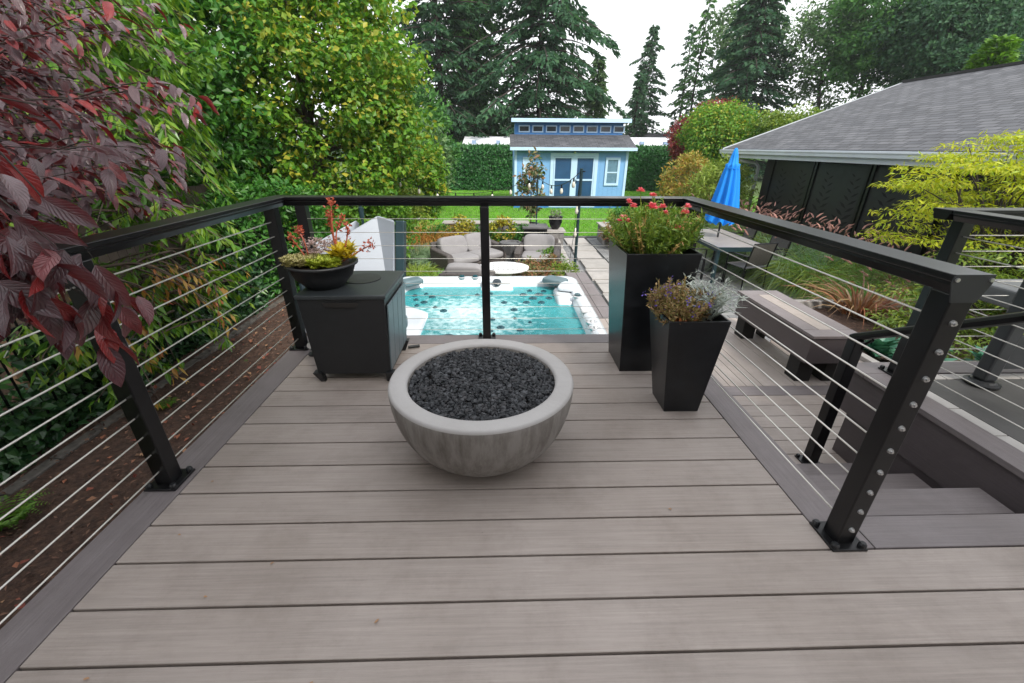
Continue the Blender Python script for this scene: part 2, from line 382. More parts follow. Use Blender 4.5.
for x in (-1.2, 0, 1.0):
    for y in (0.2, 2.4): mb.box(x-.05, x+.05, y-.05, y+.05, G-0.05, -0.24)
struct(mb.build('deck_footing', M['under']))

# ------------------------------------------------------------------ steps down to the lower deck
st = thing('deck_steps', 'three composite steps leading down between the upper deck and raised patio wall', 'steps', (1.22, 1.046, 0))
for i in range(3):
    z = -0.15*(i+1); y0 = 0.25*i
    b = MB()
    b.box(0.004, 0.86, y0+0.002, y0+0.130, z-0.025, z); b.box(0.004, 0.86, y0+0.134, y0+0.275, z-0.025, z); b.build('tread', M['borderx'], st, bevel=0.003)
    MB().box(0.004, 0.86, y0-0.012, y0, z-0.0, z+0.124).build('riser', M['fasciax'], st)
MB().box(0.004, 0.86, 0.738, 0.75, -0.599, -0.476).build('riser', M['fasciax'], st)

# ------------------------------------------------------------------ lower deck
mb = MB()
y = 1.80
mb.box(1.225, 3.35, 1.80, 1.935, LD-0.025, LD)
yy = 1.940
while yy < 2.74: mb.box(1.225, 3.35, yy, yy+0.1345, LD-0.025, LD); yy += 0.139
struct(mb.build('lower_deck', M['board'], bevel=0.0025))
mb = MB(); mb.box(1.06, 3.35, 2.776, 2.912, LD-0.025, LD); struct(mb.build('lower_deck_breaker', M['borderx'], bevel=0.0025))
mb = MB(); xx = 1.06
while xx < 3.30: mb.box(xx, xx+0.1345, 2.916, 4.42, LD-0.025, LD); xx += 0.139
struct(mb.build('lower_deck_boards', M['boardy'], bevel=0.0025))
mb = MB(); mb.box(1.07, 3.34, 1.82, 4.41, G-0.02, LD-0.027); struct(mb.build('lower_deck_base', M['fascia']))

# ------------------------------------------------------------------ raised patio at the right
mb = MB(); mb.box(2.115, 2.255, 1.05, 2.060, -0.03, 0.0); struct(mb.build('patio_cap', M['border'], bevel=0.003))
mb = MB(); mb.box(2.115, 4.2, 2.063, 2.20, -0.03, 0.0); struct(mb.build('patio_cap_end', M['borderx'], bevel=0.003))
mb = MB(); mb.box(2.135, 2.155, 1.048, 2.19, -0.30, -0.031); mb.box(2.156, 4.2, 2.17, 2.19, -0.3, -0.031)
struct(mb.build('patio_fascia', M['fascia']))
mb = MB(); mb.box(2.165, 4.2, 1.048, 2.12, G-0.02, -0.30); struct(mb.build('patio_base', M['fascia']))
mb = MB()
yv = 1.05
while yv < 1.94: mb.box(2.262, 2.325, yv, min(yv+0.215, 1.995), -0.03, -0.004); yv += 0.22
xv = 2.33
while xv < 4.1: mb.box(xv, xv+0.215, 2.0, 2.055, -0.03, -0.004); xv += 0.22
struct(mb.build('patio_edging', M['pave'], bevel=0.003))
mb = MB(); mb.box(2.332, 4.2, 1.05, 1.993, -0.03, -0.006); mb.box(2.256, 4.2, 1.05, 2.06, -0.05, -0.031)
struct(mb.build('raised_patio', plain('dark_slate_patio', (0.06, 0.058, 0.056), 0.6, 0, 0.3, 3, 0.2, 80)))
# ------------------------------------------------------------------ railings
RAILP = [(-.05, 0), (.05, 0), (.05, -.016), (.042, -.02), (.042, -.028), (.031, -.05), (-.031, -.05), (-.042, -.028), (-.042, -.02), (-.05, -.016)]
def post(parent, x, y, z0, top, s=0.03, holes=None, plate=0.058):
    p = MB().box(x-s, x+s, y-s, y+s, z0+0.008, top).build('post', M['rail'], parent, bevel=0.004)
    if plate:
        b = MB().box(x-plate, x+plate, y-plate, y+plate, z0, z0+0.009).build('base_plate', M['rail'], p, bevel=0.002)
        for sx in (-1, 1):
            for sy in (-1, 1):
                MB().lathe([(0.0, .018), (.008, .018), (.012, .012), (.012, .0)], 10, (x+sx*plate*.78, y+sy*plate*.78, z0+.008)).build('bolt', M['blackplastic'], p, smooth=False)
    if holes:
        for (hx, hy, hz, ax) in holes:
            m_ = MB(); d = Vector(ax); c = Vector((hx, hy, hz))
            m_.tube([c, c+d*0.006], [0.0085, 0.0075], 12); m_.tube([c+d*0.006, c+d*0.011], [0.0045, 0.004], 10)
            m_.build('cable_fitting', M['bolt'], p)
    return p
def cable(parent, a, b, r=0.0029): return MB().tube([a, b], r, 6).build('cable', M['steel'], parent, smooth=True)
T = 0.914
CZ = [0.07+0.08*k for k in range(10)]
rl = thing('deck_railing', 'black metal railing with steel cables round three sides of the upper deck', 'railing')
xr, xl, yb = 1.127, -1.285, 2.60
fr = lambda x, y, ax: [(x, y, z, ax) for z in CZ]
post(rl, xr, 0.963, 0, T-.05, holes=fr(xr, 0.933, (0, -1, 0)))
post(rl, xr, 2.47, 0, T-.05); post(rl, 1.0, yb-.0, 0, T-.05); post(rl, -0.092, 2.57, 0, T-.05, 0.026)
post(rl, xl, 1.275, 0, T-.05); post(rl, xl, 2.47, 0, T-.05); post(rl, -1.17, yb, 0, T-.05); post(rl, xl, -0.2, 0, T-.05)
r1 = MB(); r1.prism(RAILP, (xr, .935, T), (xr, 2.548, T), (1, 0, 0)); o = r1.build('top_rail', M['rail'], rl, bevel=0.002)
cp = MB(); cp.prism([(-.05, .0005), (.05, .0005), (.05, -.022), (.031, -.07), (-.031, -.07), (-.05, -.022)], (xr, .931, T), (xr, .9348, T), (1, 0, 0)); cap = cp.build('end_cap', M['railcap'], o)
for sx in (-1, 1):
    MB().tube([(xr+sx*.042, .931, T-.012), (xr+sx*.042, .927, T-.012)], .005, 10).build('screw', M['bolt'], cap)
r1 = MB(); r1.prism(RAILP, (xl-.05, yb, T), (xr+.05, yb, T), (0, 1, 0)); r1.build('top_rail', M['rail'], rl, bevel=0.002)
r1 = MB(); r1.prism(RAILP, (xl, -1.2, T), (xl, 2.548, T), (1, 0, 0)); r1.build('top_rail', M['rail'], rl, bevel=0.002)
for z in CZ:
    cable(rl, (xl, -1.2, z), (xl, 2.5, z)); cable(rl, (xr, .965, z), (xr, 2.47, z))
    if z < 0.85: cable(rl, (-1.17, 2.575, z), (1.0, 2.575, z), 0.0018)
# stair handrail
hr = thing('stair_handrail', 'low black handrail sloping up beside the deck steps', 'handrail')
hx, hy = 1.93, 2.0
post(hr, hx, hy, LD, LD+0.845, 0.03)
dirv = Vector((0, -1, 0.58)); e = Vector((hx, hy-.0, LD+.865)); hp = MB()
prof = [(-.034, -.018), (-.036, 0), (-.030, .014), (-.012, .02), (.012, .02), (.030, .014), (.036, 0), (.034, -.018), (.018, -.022), (-.018, -.022)]
hp.prism(prof, e+Vector((0, .02, -.012)), e+dirv*1.9, (1, 0, 0), (0, .5, .87)); hro = hp.build('rail', M['rail'], hr, bevel=0.003)
post(hr, hx, 0.72, 0, 0.95, 0.03)
MB().tube([(hx+.02, hy-.03, LD+.80), (hx+.02, hy-.03-.0, LD+.83), (hx, hy-.09, LD+.885)], .007, 6).build('bracket', M['rail'], hr)
# raised patio railing
pr = thing('patio_railing', 'black railing with steel cables round the corner of the raised patio', 'railing')
px_, py_ = 2.265, 2.11
post(pr, 2.30, 2.065, 0, T-.05, holes=None)
r1 = MB(); r1.prism(RAILP, (px_, 0.2, T), (px_, py_-.055, T), (1, 0, 0)); r1.build('top_rail', M['rail'], pr, bevel=.002)
r1 = MB(); r1.prism(RAILP, (px_-.05, py_, T), (4.2, py_, T), (0, 1, 0)); r1.build('top_rail', M['rail'], pr, bevel=.002)
for z in CZ:
    cable(pr, (2.30, .2, z), (2.30, 2.065, z)); cable(pr, (2.30, 2.07, z), (4.2, 2.07, z))
post(pr, 4.1, py_, 0, T-.05)
# ------------------------------------------------------------------ grill cart partly in view at the right edge
gc = thing('grill_cart', 'dark grey metal cart on a round foot on the raised patio at the right edge', 'cart', (2.68, 1.94, 0))
MB().lathe([(.0, 0), (.075, 0), (.078, .012), (.06, .02), (.055, .03), (0, .03)], 16).build('foot', M['blackplastic'], gc, smooth=False)
MB().box(-.04, .04, -.035, .035, .03, .62).build('leg', M['railcap'], gc, bevel=.012)
MB().box(.03, .8, -.02, .0, .10, .30).build('side_panel', M['railcap'], gc, bevel=.004)
MB().box(.06, .8, -.10, .35, .40, .50).build('shelf', plain('mid_grey_metal', (.12, .125, .13), .5, .3), gc, bevel=.012)
MB().box(.74, .8, .28, .34, 0, .4).build('leg', M['railcap'], gc, bevel=.004)
# ------------------------------------------------------------------ fire bowl
fb = thing('fire_bowl', 'round cast concrete fire bowl filled with black lava rock on the deck', 'fire bowl', (-0.078, 1.485, 0))
Rb, hb = .372, .335
prof = [(0, 0), (.13, 0), (.165, .006)]
for a in np.linspace(8, 80, 14): prof.append((Rb*math.sin(R(90))*math.sin(R(28+62*(a-8)/72)) if False else (.165+(Rb-.165)*math.sin(R((a-8)/72*86))), .006+(hb-.03)*(1-math.cos(R((a-8)/72*88)))))
prof += [(Rb, hb-.012), (Rb-.004, hb-.003), (Rb-.012, hb), (Rb-.062, hb), (Rb-.070, hb-.004), (Rb-.074, hb-.012), (Rb-.082, hb-.10), (0, hb-.12)]
conc, n, l, b = newmat('bowl_concrete')
geo = n.new('ShaderNodeNewGeometry')
f1 = noise(n, l, 3.5, 8, None, .65); f2 = noise(n, l, 14, 6, (1, 1, .18), .7)
r1_ = ramp(n, [(.30, .285, .275), (.38, .365, .36), (.45, .435, .435)]); l.new(f1, r1_.inputs[0])
r2_ = ramp(n, [(.55, .52, .5), (1, 1, 1)]); r2_.color_ramp.elements[0].position = .36; r2_.color_ramp.elements[1].position = .56; l.new(f2, r2_.inputs[0])
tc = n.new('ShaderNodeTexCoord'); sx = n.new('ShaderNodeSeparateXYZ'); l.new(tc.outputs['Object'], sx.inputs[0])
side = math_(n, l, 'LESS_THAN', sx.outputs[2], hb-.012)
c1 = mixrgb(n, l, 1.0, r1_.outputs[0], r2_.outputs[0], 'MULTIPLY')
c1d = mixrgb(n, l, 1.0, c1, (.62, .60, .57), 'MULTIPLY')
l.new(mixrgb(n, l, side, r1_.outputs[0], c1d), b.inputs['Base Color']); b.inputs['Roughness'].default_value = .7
bump(n, l, b, noise(n, l, 30, 6), .35, .006)
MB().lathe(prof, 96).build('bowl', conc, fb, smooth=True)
# lava rocks: deformed icospheres
bm = bmesh.new(); bmesh.ops.create_icosphere(bm, subdivisions=1, radius=1); iv = np.array([v.co[:] for v in bm.verts]); iff = np.array([[v.index for v in f.verts] for f in bm.faces]); bm.free()
def rocks(name, pts, smin, smax, mat, parent=None, flat=.8):
    Vs = []; Fs = []
    for i, p in enumerate(pts):
        s = smin+(smax-smin)*rng.random()**1.6; q = iv*(1+rng.normal(size=(len(iv), 1))*.22)*s*np.array([1, .75+.4*rng.random(), flat*(.7+.5*rng.random())])
        A = np.linalg.qr(rng.normal(size=(3, 3)))[0]; Vs.append(q@A.T+p); Fs.append(iff+len(iv)*i)
    return npmesh(name, np.concatenate(Vs), np.concatenate(Fs), mat, parent)
pts = []
for i in range(4200):
    r_ = (Rb-.082)*math.sqrt(rng.random()); a = rng.random()*2*math.pi; pts.append((r_*math.cos(a), r_*math.sin(a), hb-.034+.026*(1-(r_/.3)**2)+rng.random()*.012))
lv, n, l, b = newmat('lava_rocks'); geo = n.new('ShaderNodeNewGeometry'); rr_ = ramp(n, [(.009, .010, .013), (.022, .025, .03), (.014, .016, .02), (.035, .034, .038), (.075, .08, .09)]); l.new(geo.outputs['Random Per Island'], rr_.inputs[0]); l.new(rr_.outputs[0], b.inputs['Base Color']); b.inputs['Roughness'].default_value = .6; bump(n, l, b, noise(n, l, 160, 4), .9, .003)
stuff(rocks('lava_rocks', pts, 0.006, .0135, lv, fb))
# ------------------------------------------------------------------ storage cabinet and succulent bowl
cb = thing('deck_cabinet', 'charcoal slatted storage cabinet with a pierced hand grip in the back left deck corner', 'cabinet', (-.80, 2.225, 0))
w, d, hh = .225, .235, .52
for sx in (-1, 1):
    for sy in (-1, 1):
        MB().frustum((sx*(w-.045), sy*(d-.045)), .012, .012, 0, (sx*(w-.03), sy*(d-.03)), .022, .022, .065).build('foot', M['blackplastic'], cb)
MB().frustum((0, 0), w-.028, d-.028, .05, (0, 0), w-.008, d-.008, hh-.035).build('body', M['blackplastic'], cb, bevel=.004)
for k in range(4):
    x0 = -w+.035+k*.098
    MB().add([(x0+.004, -d+.027, .06), (x0+.09, -d+.027, .06), (x0+.09, -d+.002, hh-.05), (x0+.004, -d+.002, hh-.05), (x0+.004, -d+.04, .06), (x0+.09, -d+.04, .06), (x0+.09, -d+.03, hh-.05), (x0+.004, -d+.03, hh-.05)], [(0, 1, 2, 3), (4, 7, 6, 5), (0, 4, 5, 1), (3, 2, 6, 7), (0, 3, 7, 4), (1, 5, 6, 2)]) if False else None
sd = plain('side_slat_reflection', (.10, .135, .155), .4, 0, .12, 14, .1, 200)  # light blue base colour stands in for the bright reflection on this side
for k in range(4):
    y0 = -d+.03+k*.104; m_ = MB()
    m_.add([(w-.029, y0, .07), (w-.029, y0+.098, .07), (w-.005, y0+.098, hh-.075), (w-.005, y0, hh-.075), (w-.022, y0, .07), (w-.022, y0+.098, .07), (w+.002, y0+.098, hh-.075), (w+.002, y0, hh-.075)], [(0, 3, 2, 1), (4, 5, 6, 7), (0, 1, 5, 4), (3, 7, 6, 2), (0, 4, 7, 3), (1, 2, 6, 5)])
    m_.build('side_slat', sd, cb, bevel=.002)
hg = MB(); hg.add([(x, -d+.003, z) for x, z in [(-.09, hh-.05), (.09, hh-.05), (.075, hh-.072), (-.075, hh-.072)]]+[(x, -d-.0015, z) for x, z in [(-.09, hh-.05), (.09, hh-.05), (.075, hh-.072), (-.075, hh-.072)]], [(0, 1, 2, 3), (7, 6, 5, 4), (0, 4, 5, 1), (1, 5, 6, 2), (2, 6, 7, 3), (3, 7, 4, 0)]); hg.build('hand_grip', M['under'], cb)
MB().box(-w, w, -d, d, hh-.035, hh-.012).build('lid', plain('slate_lid', (.025, .03, .034), .38, 0, .12, 10, .06, 200), cb, bevel=.006)
MB().lathe([(0, hh-.0115), (.10, hh-.0115), (.10, hh-.008), (.095, hh-.008), (.0, hh-.010)], 32, (.03, .06, 0)).build('lid_ring', M['blackplastic'], cb)
for (x, y) in [(w+.0, d-.03), (w-.02, -d+.02)]: MB().tube([(x-.02, y, .012), (x+.05, y+.02, .012)], .01, 6).build('hook', M['blackplastic'], cb)
top = .508
sb = thing('succulent_bowl', 'black bowl of yellow and lime succulents with red flower stalks on the cabinet', 'planter', (-.925, 2.16, top))
MB().lathe([(0, 0), (.085, 0), (.10, .01), (.145, .06), (.165, .115), (.178, .118), (.178, .13), (.163, .13), (.155, .115), (0, .105)], 40).build('pot', M['blackplastic'], sb, smooth=True)
MB().lathe([(0, .118), (.1, .116), (.157, .112)], 24).build('soil', M['soil'], sb)
def rosettes(name, pts, size, mat, parent, per=9, upn=.6):
    Ps = []; Ts = []; Ns = []; L = []
    for p in pts:
        for k in range(per):
            a = k*2.4; e = .2+.9*k/per; t = np.array([math.cos(a)*math.cos(e), math.sin(a)*math.cos(e), math.sin(e)]); Ps.append(p); Ts.append(t); Ns.append(np.array([-math.cos(a)*math.sin(e), -math.sin(a)*math.sin(e), math.cos(e)])); L.append(size*(.7+.5*rng.random()))
    L = np.array(L); V, Fq = leafgeo(np.array(Ps), np.array(Ts), np.array(Ns), L, L*.5, .15); return npmesh(name, V, Fq, mat, parent)
def disc(n, c, r, z, zj=.02): 
    a = rng.random(n)*2*math.pi; q = np.sqrt(rng.random(n))*r; return np.stack([c[0]+q*np.cos(a), c[1]+q*np.sin(a), z+rng.random(n)*zj], 1)
M['sedum'] = leafmat('pale_sedum', [(.36, .32, .12), (.45, .40, .2), (.30, .30, .08)], .2, .5)
M['lime'] = leafmat('lime_sedum', [(.30, .38, .03), (.42, .45, .04), (.22, .32, .03)], .25, .5)
M['yellow'] = leafmat('yellow_leaf', [(.55, .42, .02), (.62, .50, .03), (.42, .36, .03)], .3, .45)
M['redstalk'] = leafmat('red_stalk', [(.35, .05, .03), (.45, .10, .05), (.28, .07, .04)], .15, .5)
M['pinkpale'] = leafmat('pale_pink', [(.45, .32, .33), (.55, .42, .42), (.3, .22, .15)], .2, .5)
rosettes('pale_sedum', disc(420, (-.09, -.04), .085, .125, .035), .018, M['sedum'], sb)
rosettes('lime_sedum', disc(260, (.035, -.06), .08, .125, .035), .020, M['lime'], sb)
rosettes('yellow_succulent', disc(26, (.115, .01), .06, .135, .06), .05, M['yellow'], sb, 10)
rosettes('pale_flowers', disc(160, (-.02, .07), .10, .14, .09), .018, M['pinkpale'], sb, 6)
for (x, y, z, dx) in [(.13, .02, .13, .03), (.10, .0, .12, .02), (.14, -.01, .09, .13)] : pass
for i, (tx, ty, tz) in enumerate([(.10, .0, .42), (.07, .03, .36), (.16, .0, .30), (.27, -.02, .22), (-.10, .02, .29), (-.13, .0, .25), (.12, .05, .33)]):
    m_ = MB(); b0 = (.09 if tx > 0 else -.06, .0, .12); pth = branch_path(b0, (tx, ty, tz), .1, 6, .05); m_.tube(pth, [.0035]*5+[.002], 5)
    o = m_.build('flower_stalk', M['redstalk'], sb); P = np.array([pth[-1]]*26+[pth[-2]]*14)+rng.normal(size=(40, 3))*[.008, .008, .014]
    V, Fq = leafgeo(P, rv(40)+[0, 0, .4], rv(40), np.full(40, .018), np.full(40, .011)); npmesh('flower_head', V, Fq, M['redstalk'], o)
tp = thing('slim_pipe', 'slim teal metal pipe with a silver cap beside the corner post', 'pipe', (-1.165, 2.36, 0))
MB().tube([(-.03, .10, .5), (0, 0, .03)], .016, 12).build('pipe', M['teal'], tp, smooth=True)
MB().lathe([(0, .012), (.03, .012), (.034, .006), (.034, 0)], 16).build('foot', M['blackplastic'], tp); MB().tube([(0, -.016, .07), (0, -.03, .075)], .02, 10).build('clamp', M['bolt'], tp)
MB().tube([(-.03, .10, .5), (-.03, .10, .52)], .02, 12).build('cap', M['bolt'], tp)
# ------------------------------------------------------------------ tapered planters
def taper_planter(name, label, cx, cy, bw, tw, h, base_off=(0, 0)):
    t = thing(name, label, 'planter', (cx, cy, 0)); m_ = MB(); th = .012
    def sq(w, z, o=(0, 0)): return [(o[0]-w, o[1]-w, z), (o[0]+w, o[1]-w, z), (o[0]+w, o[1]+w, z), (o[0]-w, o[1]+w, z)]
    m_.loops([sq(bw, .0, base_off), sq(tw, h), sq(tw-th, h), sq(tw-th-.004, h-.10)], 0, True, False); m_.build('pot', M['charcoal'], t, bevel=.003)
    s_ = MB(); s_.loops([sq(tw-th-.002, h-.045)], 0, False, True); s_.build('soil', M['soil'], t); return t
tpn = taper_planter('tall_planter', 'tall black tapered planter with pink and coral flowers by the railing', .825, 2.245, .135, .192, .70)
M['pgreen'] = leafmat('flower_foliage', [(.08, .17, .02), (.16, .28, .03), (.24, .32, .04), (.10, .20, .03)], .35, .5)
M['coral'] = leafmat('coral_petal', [(.82, .13, .20), (.86, .24, .28), (.78, .10, .18), (.88, .42, .38)], .3, .5, big=.1)
M['straw'] = leafmat('straw_bits', [(.45, .33, .08), (.5, .30, .15)], .3, .6)
def stems_plant(t, n, c, r, z, hmin, hmax, mat, lsize, per, spread=.5, asp=.25, name='foliage'):
    a = rng.random(n)*2*math.pi; q = np.sqrt(rng.random(n)); P0 = np.stack([c[0]+q*r*np.cos(a), c[1]+q*r*np.sin(a), np.full(n, z)], 1)
    tops = P0+np.stack([q*spread*np.cos(a)*hmax, q*spread*np.sin(a)*hmax, hmin+(hmax-hmin)*rng.random(n)*(1.1-.5*q)], 1)+rng.normal(size=(n, 3))*.015
    u = rng.random((n, per))[..., None]**.7; P = (P0[:, None]*(1-u)+tops[:, None]*u).reshape(-1, 3)
    T_ = rv(len(P))+np.array([0, 0, .5]); L = lsize*(.6+.7*rng.random(len(P))); V, Fq = leafgeo(P, T_, rv(len(P))+[0, 0, .6], L, L*asp, .1)
    o = npmesh(name, V, Fq, mat, t); m_ = MB()
    for i in range(n): m_.tube([P0[i], tops[i]], [.0028, .0015], 4, cap=False)
    m_.build('stem', mat, t); return tops
tops = stems_plant(tpn, 190, (0, .02), .15, .655, .08, .29, M['pgreen'], .034, 44, .40, .22)
stems_plant(tpn, 44, (0, 0), .15, .655, .08, .27, M['straw'], .022, 16, .5, .3, 'dry_foliage')
fl = [(-.165, -.03, .955), (-.06, -.08, .935), (.0, -.06, .935), (-.19, -.05, .87), (-.175, -.07, .865), (.07, -.12, .835), (.155, .0, .93), (.165, .04, .895), (.14, .0, .90), (-.02, .05, .98), (-.11, -.02, 1.01), (.03, -.03, .90), (-.13, .0, .93)]
for i, p in enumerate(fl):
    p = (p[0], p[1], p[2]-.03)
    m_ = MB(); m_.tube([(p[0]*.5, p[1]*.5, .66), p], .0022, 4); o = m_.build('flower_stem', M['pgreen'], tpn)
    n_ = 34; a = rng.random(n_)*6.28; e = rng.random(n_)*1.2; s_ = .022 if i not in (5, 1, 3) else .032
    Tt = np.stack([np.cos(a)*np.cos(e), np.sin(a)*np.cos(e), np.sin(e)], 1); Nn = np.stack([-np.cos(a)*np.sin(e), -np.sin(a)*np.sin(e), np.cos(e)], 1)
    V, Fq = leafgeo(np.array(p)+Tt*.003, Tt, Nn, np.full(n_, s_), np.full(n_, s_*.8), .2); npmesh('flower', V, Fq, M['coral'], o)
spn = taper_planter('short_planter', 'shorter black tapered planter with dry lobelia and silver dusty miller', .866, 1.785, .085, .137, .50, (.022, 0))
M['drylob'] = leafmat('dry_lobelia', [(.30, .22, .08), (.38, .26, .12), (.22, .22, .06), (.30, .14, .10)], .25, .6)
M['silver'] = leafmat('silver_leaf', [(.42, .47, .44), (.52, .56, .52), (.34, .40, .38)], .15, .7)
M['violet'] = leafmat('violet_flower', [(.10, .06, .42), (.18, .12, .5)], .2, .6)
M['orange'] = leafmat('orange_leaf', [(.45, .14, .04), (.5, .22, .08), (.35, .10, .04)], .3, .5)
tp2 = stems_plant(spn, 170, (-.045, .0), .085, .455, .04, .20, M['drylob'], .020, 36, .3, .33)
P = np.repeat(tp2[::4], 6, 0)+rng.normal(size=(len(tp2[::4])*6, 3))*.008; V, Fq = leafgeo(P, rv(len(P)), rv(len(P)), np.full(len(P), .010), np.full(len(P), .009)); npmesh('violet_flowers', V, Fq, M['violet'], spn)
P = disc(50, (-.06, -.08), .05, .46, .03); V, Fq = leafgeo(P, rv(50)+[0, -.3, .4], rv(50)+[0, 0, 1], np.full(50, .03), np.full(50, .018)); npmesh('orange_leaves', V, Fq, M['orange'], spn)
n_ = 170; a = rng.random(n_)*6.28; ti = .2+.9*rng.random(n_); P = np.array([.082, .03, .47])+rng.normal(size=(n_, 3))*[.022, .03, .01]
D = np.stack([np.cos(a)*ti, np.sin(a)*ti, np.ones(n_)], 1); L = .13+.08*rng.random(n_); V, Fq = bladegeo(P, D, L, np.full(n_, .012), np.full(n_, .3)); npmesh('dusty_miller', V, Fq, M['silver'], spn)
# side lobes of the dusty miller leaves
u = .3+.7*rng.random((n_, 5)); Q = (P[:, None]+nrm(D)[:, None]*(L[:, None]*u)[..., None]*.95).reshape(-1, 3); V, Fq = leafgeo(Q, rv(len(Q))+[0, 0, .3], rv(len(Q)), np.full(len(Q), .028), np.full(len(Q), .008)); npmesh('leaf_lobes', V, Fq, M['silver'], spn)
# ================================================================== ground
def gmat(name, cols, scale=4, det=8, rough=.95, bmp=.6, bs=40):
    m, n, l, b = newmat(name); f = noise(n, l, scale, det, None, .7); r = ramp(n, cols); l.new(f, r.inputs[0])
    for e, p in zip(r.color_ramp.elements, np.linspace(.3, .7, len(cols))): e.position = float(p)
    l.new(r.outputs[0], b.inputs['Base Color']); b.inputs['Roughness'].default_value = rough; bump(n, l, b, noise(n, l, bs, 8), bmp, .03); return m
M['mulch'] = gmat('mulch', [(.022, .013, .009), (.06, .032, .022), (.12, .068, .046)], 22, 10)
M['lawn'] = gmat('lawn_soil', [(.06, .14, .012), (.09, .20, .016), (.13, .26, .03)], 3, 8)
M['gravel'] = gmat('dark_gravel', [(.06, .065, .07), (.11, .115, .12), (.20, .20, .20)], 60, 6)
def sheet(name, pts, z, mat):
    m_ = MB(); m_.add([(x, y, z) for x, y in pts], [tuple(range(len(pts)))]); return struct(m_.build(name, mat))
sheet('ground', [(-400, -60), (400, -60), (400, 900), (-400, 900)], G-.02, gmat('far_ground', [(.04, .07, .015), (.06, .10, .02), (.08, .11, .03)], .2))
def bumpy(name, x0, x1, y0, y1, z, mat, step=.06, amp=.03, edge=.15):
    nx = int((x1-x0)/step)+1; ny = int((y1-y0)/step)+1; X, Yg = np.meshgrid(np.linspace(x0, x1, nx), np.linspace(y0, y1, ny))
    a = rng.normal(size=(ny, nx))
    for _ in range(2): a = (a+np.roll(a, 1, 0)+np.roll(a, -1, 0)+np.roll(a, 1, 1)+np.roll(a, -1, 1))/5
    b = rng.normal(size=(ny, nx))
    for _ in range(30): b = (b+np.roll(b, 1, 0)+np.roll(b, -1, 0)+np.roll(b, 1, 1)+np.roll(b, -1, 1))/5
    Z_ = z+amp*(a*1.2+b*6); V = np.stack([X, Yg, Z_], -1).reshape(-1, 3); i = np.arange((ny-1)*(nx-1)); r_, c_ = i//(nx-1), i % (nx-1); o = r_*nx+c_
    return struct(npmesh(name, V, np.stack([o, o+1, o+nx+1, o+nx], 1), mat, smooth=True))
bumpy('mulch_bed', -4.0, -1.25, -.6, 8.4, G+.02, M['mulch'], .045, .018)
bumpy('lawn', -9, 14, 12.15, 27, G+.0, M['lawn'], .25, .01)
bumpy('planting_soil', -4.0, 1.45, 7.2, 11.0, G, M['mulch'], .08, .02); bumpy('side_bed_soil', 5.35, 8.0, 3.0, 16.5, G+.03, M['mulch'], .1, .03)
bumpy('raised_bed_soil', 3.42, 5.6, 2.25, 4.95, LD-.06, M['mulch'], .05, .02)
# lawn grass
n_ = 90000; X = rng.uniform(-8, 12, n_); Yg = 12.2+14*rng.random(n_)**1.5; P = np.stack([X, Yg, np.full(n_, G)], 1)
V, Fq = bladegeo(P, rv(n_)*.5+[0, 0, 1], .05+.06*rng.random(n_), .018+.0*X, np.full(n_, .5), 2)
M['grassblade'] = leafmat('lawn_grass', [(.11, .36, .010), (.15, .44, .012), (.20, .48, .02), (.13, .40, .012)], .35, .55, big=.45, bigscale=1.1)
lg = stuff(npmesh('lawn_grass', V, Fq, M['grassblade'])); lg['label'] = 'short bright green lawn grass'; lg['category'] = 'grass'
# leaf litter on the mulch
n_ = 900; P = np.stack([rng.uniform(-3.7, -1.35, n_), rng.uniform(-.3, 7.5, n_), np.full(n_, G+.062)], 1)+rng.normal(size=(n_, 3))*[0, 0, .008]
L = .025+.045*rng.random(n_)**1.3; V, Fq = leafgeo(P, rv(n_)*[1, 1, .5], rv(n_)*.3+[0, 0, 1], L, L*.7)
M['litter'] = leafmat('dry_leaves', [(.26, .07, .045), (.34, .13, .07), (.12, .06, .04), (.38, .22, .12), (.24, .05, .035), (.10, .055, .04)], .1, .7)
o = stuff(npmesh('leaf_litter', V, Fq, M['litter'])); o['label'] = 'brown and red fallen leaves on the mulch'; o['category'] = 'leaves'
n_ = 7000; P = np.stack([rng.uniform(-3.9, -1.3, n_), rng.uniform(-.5, 8, n_), np.full(n_, G+.045)], 1)+rng.normal(size=(n_, 3))*[0, 0, .012]
L = .015+.04*rng.random(n_); V, Fq = leafgeo(P, rv(n_)*[1, 1, .3], rv(n_)*.5+[0, 0, 1], L, L*.35)
o = stuff(npmesh('bark_chips', V, Fq, leafmat('bark_chips', [(.025, .014, .01), (.09, .045, .03), (.20, .11, .075), (.05, .025, .018)], 0, .9))); o['label'] = 'dark brown bark mulch chips'; o['category'] = 'mulch'
# a few red leaves on the deck boards
for i, (x, y) in enumerate([(-.86, .80), (-1.02, .60), (-1.08, 1.02), (.60, 1.09), (-.35, .715), (-.47, .57), (-1.12, 1.26), (-.72, .90)]):
    P = np.array([[x, y, .004]]); V, Fq = nicegeo(P, np.array([[1.0, rng.normal(), .1]]), np.array([[0, 0, 1.]]), [.009+.008*rng.random()], [.006])
    tag(npmesh('fallen_leaf', V, Fq, M['litter']), 'tiny dried red leaf lying on the deck boards', 'leaf', 'dried red leaves on the deck')
